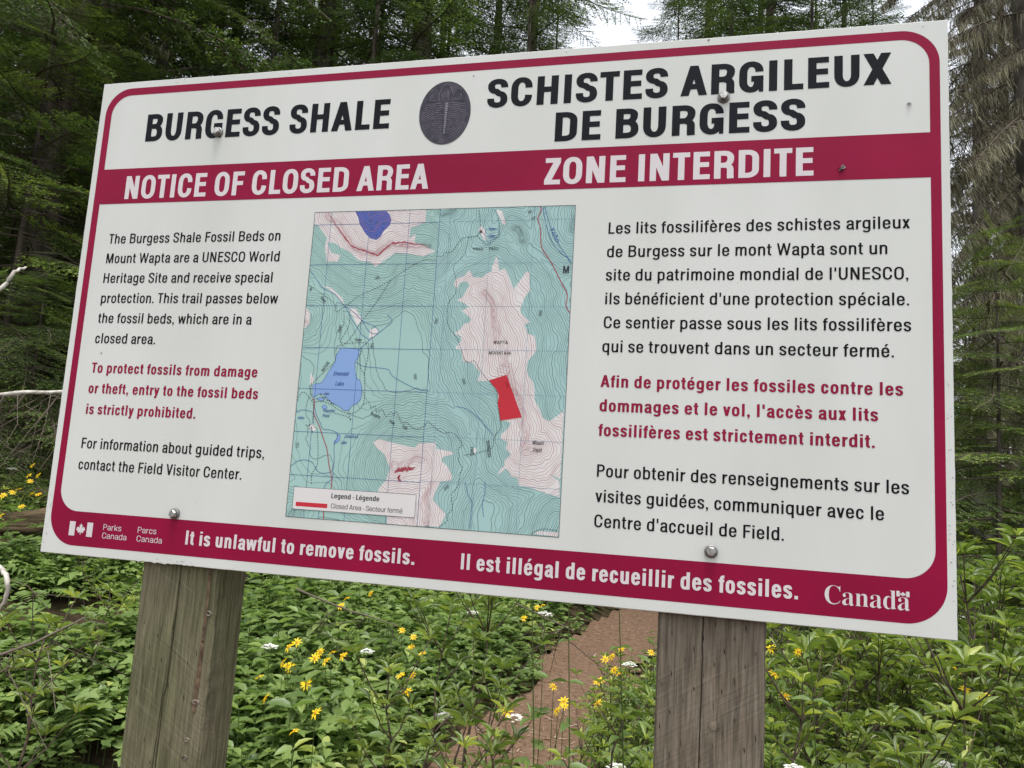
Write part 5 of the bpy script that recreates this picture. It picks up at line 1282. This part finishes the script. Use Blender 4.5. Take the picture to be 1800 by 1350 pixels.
def lichen_branch(L, seed):
    q = np.random.default_rng(seed); rr = random.Random(seed); S, Lc = Batch(), Batch()
    def ax_(u): return Vector((u, .05*L*math.sin(u*2.5+seed), -.55*(u/L)**1.5*L*.6))
    S.stick([ax_(L*i/5) for i in range(6)], .011, .003, .4, 4)
    tpl = (np.array([(0,-.5,0),(0,.5,0),(.5,.35,.02),(.55,-.3,.0),(1,0,0)]), np.array([(0,1,2),(0,2,3),(3,2,4)]))
    u = .1*L
    while u < L:
        for sg in (-1, 1):
            a = math.radians(rr.uniform(35, 75))*sg; l_ = rr.uniform(.15, .5)*(1.15-u/L); p = ax_(u); e = p+Vector((math.cos(a)*l_, math.sin(a)*l_, -rr.uniform(.1, .9)*l_)); S.stick([p, (p+e)/2+Vector((0,0,.02)), e], .0035, .0012, rr.random(), 3)
            for w in np.arange(.1, 1.01, .13):
                pp = p.lerp(e, w)
                if rr.random() < .75:
                    d = Vector((rr.uniform(-.5,.5), rr.uniform(-.5,.5), -rr.uniform(.3,1))).normalized(); S.add(tpl, rotm(d, (rr.uniform(-1,1), rr.uniform(-1,1), 0)), pp, (rr.uniform(.05,.14), .004, .02), rr.random())
                for _ in range(3):
                    if rr.random() < .6: Lc.add(tpl, rotm((rr.uniform(-.25,.25), rr.uniform(-.25,.25), -1), (rr.uniform(-1,1), rr.uniform(-1,1), 0)), pp, (rr.uniform(.05,.17), rr.uniform(.004,.011), .02), rr.random())
        u += .05
    return Lc.arr(), S.arr()
LB = [lichen_branch(1.3, 80+i) for i in range(4)]

def crown(seed, H, z0, R, n, tpls, shape=.8, top=.25, Lref=1.7, droop0=.15, tintv=.18):
    rr = random.Random(seed); N_, S_ = [[], [], []], [[], [], []]; nn = [0, 0]
    for i in range(n):
        f = (i+.5)/n; z = z0+(H-z0)*f; L = R*((1-f)**shape*(1-top)+top*(1-f)**.4)*rr.uniform(.72, 1.12); a = i*2.39996+rr.uniform(-.4, .4)
        if f < .12: L *= .6+3*f
        sc = L/Lref; pit = droop0*(1-f*1.9)+rr.uniform(-.14, .12)
        Rm = (Matrix.Rotation(a, 3, 'Z') @ Matrix.Rotation(pit, 3, 'Y') @ Matrix.Rotation(rr.uniform(-.25, .25), 3, 'X')); Rn = np.array(Rm)*np.array([sc, max(sc, .55) if sc < .55 else sc, sc])[None, :]
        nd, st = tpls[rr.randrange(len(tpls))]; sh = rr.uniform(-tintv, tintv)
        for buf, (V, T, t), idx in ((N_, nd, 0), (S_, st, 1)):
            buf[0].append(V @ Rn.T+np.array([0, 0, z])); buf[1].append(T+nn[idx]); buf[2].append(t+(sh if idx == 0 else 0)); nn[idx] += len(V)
    return [np.concatenate(b) for b in N_], [np.concatenate(b) for b in S_]
def crown_mesh(args, mN, mS, **k):
    A, B = crown(*args, **k); V = np.concatenate([A[0], B[0]]); T = np.concatenate([A[1], B[1]+len(A[0])]); t = np.concatenate([A[2], B[2]])
    me = mesh_np('crown', V, T, [mN, mS], False, t); me.polygons.foreach_set('material_index', np.concatenate([np.zeros(len(A[1]), np.int32), np.ones(len(B[1]), np.int32)])); return me
def trunk_mesh(seed, H, r, m):
    rr = random.Random(seed); mb = MB(); K, R_n = 14, 26; ph = [rr.uniform(0, 6.28) for _ in range(4)]
    for i in range(R_n+1):
        f = i/R_n; z = -.3+H*f; rad = r*(1-f*.93)*(1+.55*math.exp(-max(0, z)*3.0)); cx_ = .05*math.sin(f*5+ph[0])*H/15; cy_ = .05*math.sin(f*4+ph[1])*H/15
        for k in range(K): a = 6.283*k/K; q = rad*(1+.09*math.sin(3*a+ph[2]+f*3)+.05*math.sin(7*a+f*40)); mb.v.append((cx_+q*math.cos(a), cy_+q*math.sin(a), z))
    for i in range(R_n):
        for k in range(K): mb.f.append((i*K+k, i*K+(k+1)%K, (i+1)*K+(k+1)%K, (i+1)*K+k))
    mb.f.append(tuple(range(R_n*K, (R_n+1)*K))); return mb.mesh('trunk', m, True)
def dead_twigs(seed, H, z1):
    rr = random.Random(seed); S = Batch()
    for i in range(46):
        z = .6+(z1-.6)*rr.random(); a = rr.uniform(0, 6.28); L = rr.uniform(.3, 1.1); d = Vector((math.cos(a), math.sin(a), rr.uniform(-.45, .1))); p = Vector((d.x*.06, d.y*.06, z)); e = p+d*L; m_ = (p+e)/2+Vector((0,0,.06))
        S.stick([p, m_, e], .006, .0015, rr.random(), 4)
        for k in range(7):
            w = rr.uniform(.25, 1); pp = p.lerp(e, w); a2 = a+rr.choice([-1, 1])*rr.uniform(.5, 1.1); l2 = rr.uniform(.08, .35); S.stick([pp, pp+Vector((math.cos(a2)*l2, math.sin(a2)*l2, -rr.uniform(0, .5)*l2))], .0028, .001, rr.random(), 3)
    return S.mesh('dead_twigs', M['deadtwig'])
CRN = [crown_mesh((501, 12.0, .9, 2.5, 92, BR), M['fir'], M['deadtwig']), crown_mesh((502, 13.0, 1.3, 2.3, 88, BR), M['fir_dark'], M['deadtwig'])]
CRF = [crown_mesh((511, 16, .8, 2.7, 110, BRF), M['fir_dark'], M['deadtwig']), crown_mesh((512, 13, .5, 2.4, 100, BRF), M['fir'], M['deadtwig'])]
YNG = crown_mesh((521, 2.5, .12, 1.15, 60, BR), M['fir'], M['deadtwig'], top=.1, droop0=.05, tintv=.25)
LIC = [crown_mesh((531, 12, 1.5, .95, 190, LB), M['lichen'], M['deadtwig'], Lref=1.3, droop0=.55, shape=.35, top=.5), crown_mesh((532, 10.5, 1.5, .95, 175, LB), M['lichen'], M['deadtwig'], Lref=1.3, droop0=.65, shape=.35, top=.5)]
TRK = {'big': trunk_mesh(1, 15, .14, M['bark']), 'mid': trunk_mesh(2, 14, .095, M['bark']), 'far': trunk_mesh(7, 15, .075, M['bark']), 'thin': trunk_mesh(3, 12.5, .065, M['bark']), 'grey': trunk_mesh(4, 12, .075, M['bark_grey']), 'greyb': trunk_mesh(6, 12, .10, M['bark_grey']), 'yng': trunk_mesh(5, 2.7, .022, M['bark'])}
DT = [dead_twigs(61, 12, 3.6), dead_twigs(62, 12, 3.2)]
def tree(name, px, dist, cr, tk, label, cat, group=None, sc=1.0, rz=None, dt=None, xy=None):
    if xy is None: d = px_dir(px); x, y = CP.x+d.x*dist, CP.y+d.y*dist
    else: x, y = xy
    t = empty(name, (x, y, ground_z(x, y)-.02), label, cat, group, rr.uniform(0, 6.28) if rz is None else rz); t.scale = (sc,)*3
    obj('trunk', TRK[tk], t)
    if cr is not None: obj('crown', cr, t)
    if dt is not None: obj('dead_twigs', DT[dt], t)
    return t
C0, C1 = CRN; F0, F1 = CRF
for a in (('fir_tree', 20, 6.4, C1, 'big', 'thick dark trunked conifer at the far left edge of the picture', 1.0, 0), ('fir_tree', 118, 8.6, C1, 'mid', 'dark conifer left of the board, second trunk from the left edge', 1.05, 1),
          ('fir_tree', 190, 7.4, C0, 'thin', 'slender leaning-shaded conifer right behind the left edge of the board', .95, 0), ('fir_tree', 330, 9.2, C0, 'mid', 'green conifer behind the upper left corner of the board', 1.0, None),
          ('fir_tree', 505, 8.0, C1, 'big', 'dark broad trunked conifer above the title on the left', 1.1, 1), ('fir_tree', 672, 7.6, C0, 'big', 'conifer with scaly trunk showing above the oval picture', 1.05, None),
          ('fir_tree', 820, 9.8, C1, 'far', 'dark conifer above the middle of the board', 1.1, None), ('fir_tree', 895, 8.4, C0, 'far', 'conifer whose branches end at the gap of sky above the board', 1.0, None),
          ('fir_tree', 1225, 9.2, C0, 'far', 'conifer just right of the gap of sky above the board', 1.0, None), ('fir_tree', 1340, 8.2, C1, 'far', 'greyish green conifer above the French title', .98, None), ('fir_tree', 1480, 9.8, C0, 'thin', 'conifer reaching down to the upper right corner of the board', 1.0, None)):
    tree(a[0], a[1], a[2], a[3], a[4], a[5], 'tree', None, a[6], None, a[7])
for a in ((1742, 6.6, LIC[0], 'grey', 'tall dying spruce hung with pale lichen, its grey trunk showing right of the board', 1.0), (1835, 5.6, LIC[1], 'greyb', 'lichen covered dying spruce at the right edge of the picture', 1.05),
          (60, 7.6, LIC[1], 'grey', 'lichen hung spruce in the shade at the upper left', 1.0), (1785, 9.8, LIC[0], 'grey', 'lichen covered spruce behind the two nearer ones on the right', 1.0)):
    tree('dead_spruce', a[0], a[1], a[2], a[3], a[4], 'tree', None, a[5])
for a in ((1756, 4.5, 1.0, 'young green fir right of the board, in front of the lichen covered spruces'), (1705, 5.6, .8, 'smaller young fir close to the right edge of the board'), (1815, 6.6, 1.0, 'young fir at the right edge behind the thicket'),
          (40, 5.2, .62, 'small young fir in the undergrowth at the left edge'), (150, 6.4, 1.35, 'young fir in the shade just left of the board'), (75, 7.2, 1.9, 'taller young fir left of the board, its tip near the thick trunk'), (-20, 6.0, 1.5, 'young fir cut by the left edge of the picture')):
    tree('young_fir', a[0], a[1], YNG, 'yng', a[3], 'tree', None, a[2])
for k_, (px, dist, sc) in enumerate(((70, 8.8, .62), (262, 8.2, .7), (410, 7.4, .75), (585, 7.0, .7), (735, 8.2, .72), (880, 7.4, .68), (935, 9.6, .7), (1165, 8.0, .6), (1262, 7.6, .68), (1420, 7.8, .7), (1540, 9.0, .62))):
    tree('fir_tree', px, dist, CRN[k_ % 2], 'thin', ORD[k_]+' from the left of the slimmer conifers filling the gaps over the board', 'tree', 'slim conifers over the board', sc)
q = random.Random(8); k = 0
while k < 16:
    px = q.choice([q.uniform(-120, 300), q.uniform(-120, 300), q.uniform(1650, 1900)]); tree('young_fir', px, q.uniform(7.5, 13), YNG, 'yng', 'one of the young firs deep in the shade behind the board', 'tree', 'young firs in the background', q.uniform(.7, 1.5)); k += 1
k = 0
while k < 44:
    px = q.uniform(-260, 1640); dist = q.uniform(11.5, 27)
    if 965 < px < 1125 or px > 1560: 
        k += .05; continue
    tree('fir_tree', px, dist, (F0, F1)[q.randrange(2)], q.choice(['far', 'mid']), 'one of the dark conifers of the forest further back', 'tree', 'conifers in the forest behind', q.uniform(.8, 1.15)); k += 1
for k in range(22):
    b_ = math.radians(q.uniform(-100, -52) if k < 15 else q.uniform(26, 55)); d_ = q.uniform(6.5, 15)
    tree('fir_tree', 0, 0, (F0, F1, C0, C1)[k % 4], 'mid', 'one of the conifers standing further out to either side of the notice board', 'tree', 'conifers to either side', q.uniform(.85, 1.1), xy=(CP.x+d_*math.sin(b_), CP.y+d_*math.cos(b_)))
for k in range(9):
    tree('fir_tree', q.uniform(1000, 1110) if k < 3 else q.uniform(1590, 1950), q.uniform(15, 26), F1, 'mid', 'one of the smaller distant conifers under the open sky', 'tree', 'small distant conifers', q.uniform(.32, .48))

# ------------------------------------------------------------------ fallen wood on the left
def log_mesh(L, r, seed, m, m2=None):
    rr = random.Random(seed); mb = MB(); K, n = 16, 30
    for i in range(n+1):
        f = i/n; x = -L/2+L*f; rad = r*(1-.2*f)*(1+.05*math.sin(f*17+seed))
        for k in range(K): a = 6.283*k/K; qd = rad*(1+.16*math.sin(3*a+f*6+seed)+.08*math.sin(5*a-f*31)+rr.uniform(-.09,.09))*(1-.25*max(0, math.sin(f*23+a))); mb.v.append((x, qd*math.cos(a)+.04*math.sin(f*3), qd*math.sin(a)+.03*math.sin(f*4+seed)))
    for i in range(n):
        for k in range(K): mb.f.append((i*K+k, i*K+(k+1)%K, (i+1)*K+(k+1)%K, (i+1)*K+k))
    mb.f.append(tuple(range(K))); mb.f.append(tuple(range(n*K, (n+1)*K)))
    me = mb.mesh('log', m, True)
    if m2:
        me.materials.append(m2)
        for p in me.polygons:
            if p.normal.z > .45 and math.sin(p.center.x*3.1+seed)+rr.uniform(-.5,.9) > -.1: p.material_index = 1
    return me
for px, py, dist, L, r, yaw, tilt, lab, moss in ((40, 812, 6.0, 3.6, .065, .62, .02, 'upper fallen log lying in the undergrowth left of the board', M['moss']), (20, 850, 5.3, 3.2, .08, .70, -.01, 'middle rotting log left of the board, nearer than the upper one', M['moss']), (-10, 905, 4.5, 2.2, .07, .85, .0, 'mossy log stub behind the lower left corner of the board', M['moss'])):
    p = hit(px, py, .16, 2.5, 9); o = obj('fallen_log', log_mesh(L, r, int(px)+90, M['log'], moss)); z = ground_z(p.x, p.y)+.11; o.location = (p.x, p.y, z); o.rotation_euler = (0, tilt, yaw); tag(o, lab, 'log')
def limb(pts, r0, r1, m, label, twigs=0, seed=1, nm='dead_branch'):
    P = [bearing(px, py, d) for px, py, d in pts]; c = P[0].copy(); rr = random.Random(seed); S = Batch(); Tw = Batch()
    Q = []
    for i in range(len(P)-1):
        for k in range(4):
            f = k/4; Q.append(P[i].lerp(P[i+1], f)-c+Vector((rr.uniform(-1,1), rr.uniform(-1,1), rr.uniform(-1,1)))*r0*.35)
    Q.append(P[-1]-c); S.stick(Q, r0, r1, .5, 7)
    for k in range(twigs):
        i = rr.randrange(1, len(Q)); a = rr.uniform(0, 6.28); d = Vector((math.cos(a)*.5, math.sin(a)*.5, -rr.uniform(.2, 1.0))); l_ = rr.uniform(.15, .7)*(1 if twigs > 20 else .35); p = Q[i]; m_ = p+d*l_*.5+Vector((rr.uniform(-.06,.06), rr.uniform(-.06,.06), .02)); e = p+d*l_
        Tw.stick([p, m_, e], r0*.22, .0008, rr.random(), 3)
        for j in range(3): u = m_.lerp(e, rr.random()); Tw.stick([u, u+Vector((rr.uniform(-.2,.2), rr.uniform(-.2,.2), -rr.uniform(0,.2)))], .0018, .0008, rr.random(), 3)
    o = obj(nm, S.mesh(nm, m)); o.location = c; tag(o, label, 'branch')
    if twigs: obj('twigs', Tw.mesh('twigs', M['deadtwig']), o)
limb([(-60, 700, 4.7), (30, 691, 4.6), (110, 690, 4.6), (190, 684, 4.8)], .014, .008, M['dead_white'], 'pale dead branch lying level left of the board, with a fan of twigs below it', 46, 3)
limb([(-50, 540, 4.4), (5, 505, 4.4), (25, 478, 4.4), (45, 470, 4.5)], .013, .006, M['dead_white'], 'short pale dead branch rising at the left edge of the picture', 0, 4)
limb([(-20, 985, 2.5), (6, 1002, 2.45), (14, 1020, 2.4), (10, 1050, 2.4), (-10, 1085, 2.4)], .0075, .005, M['dead_white'], 'crooked white stick at the left edge below the logs', 2, 5)
limb([(-40, 1165, 2.35), (60, 1130, 2.4), (150, 1085, 2.5)], .0042, .0025, M['deadtwig'], 'long thin grey twig slanting up through the plants left of the left post', 6, 6)
limb([(520, 1035, 3.2), (620, 1075, 3.1), (700, 1100, 3.0)], .0045, .002, M['deadtwig'], 'thin bare twig lying over the greenery under the board', 6, 7)
limb([(905, 1060, 2.6), (1010, 1110, 2.5)], .003, .002, M['deadtwig'], 'thin bare twig beside the bare trail', 3, 8)
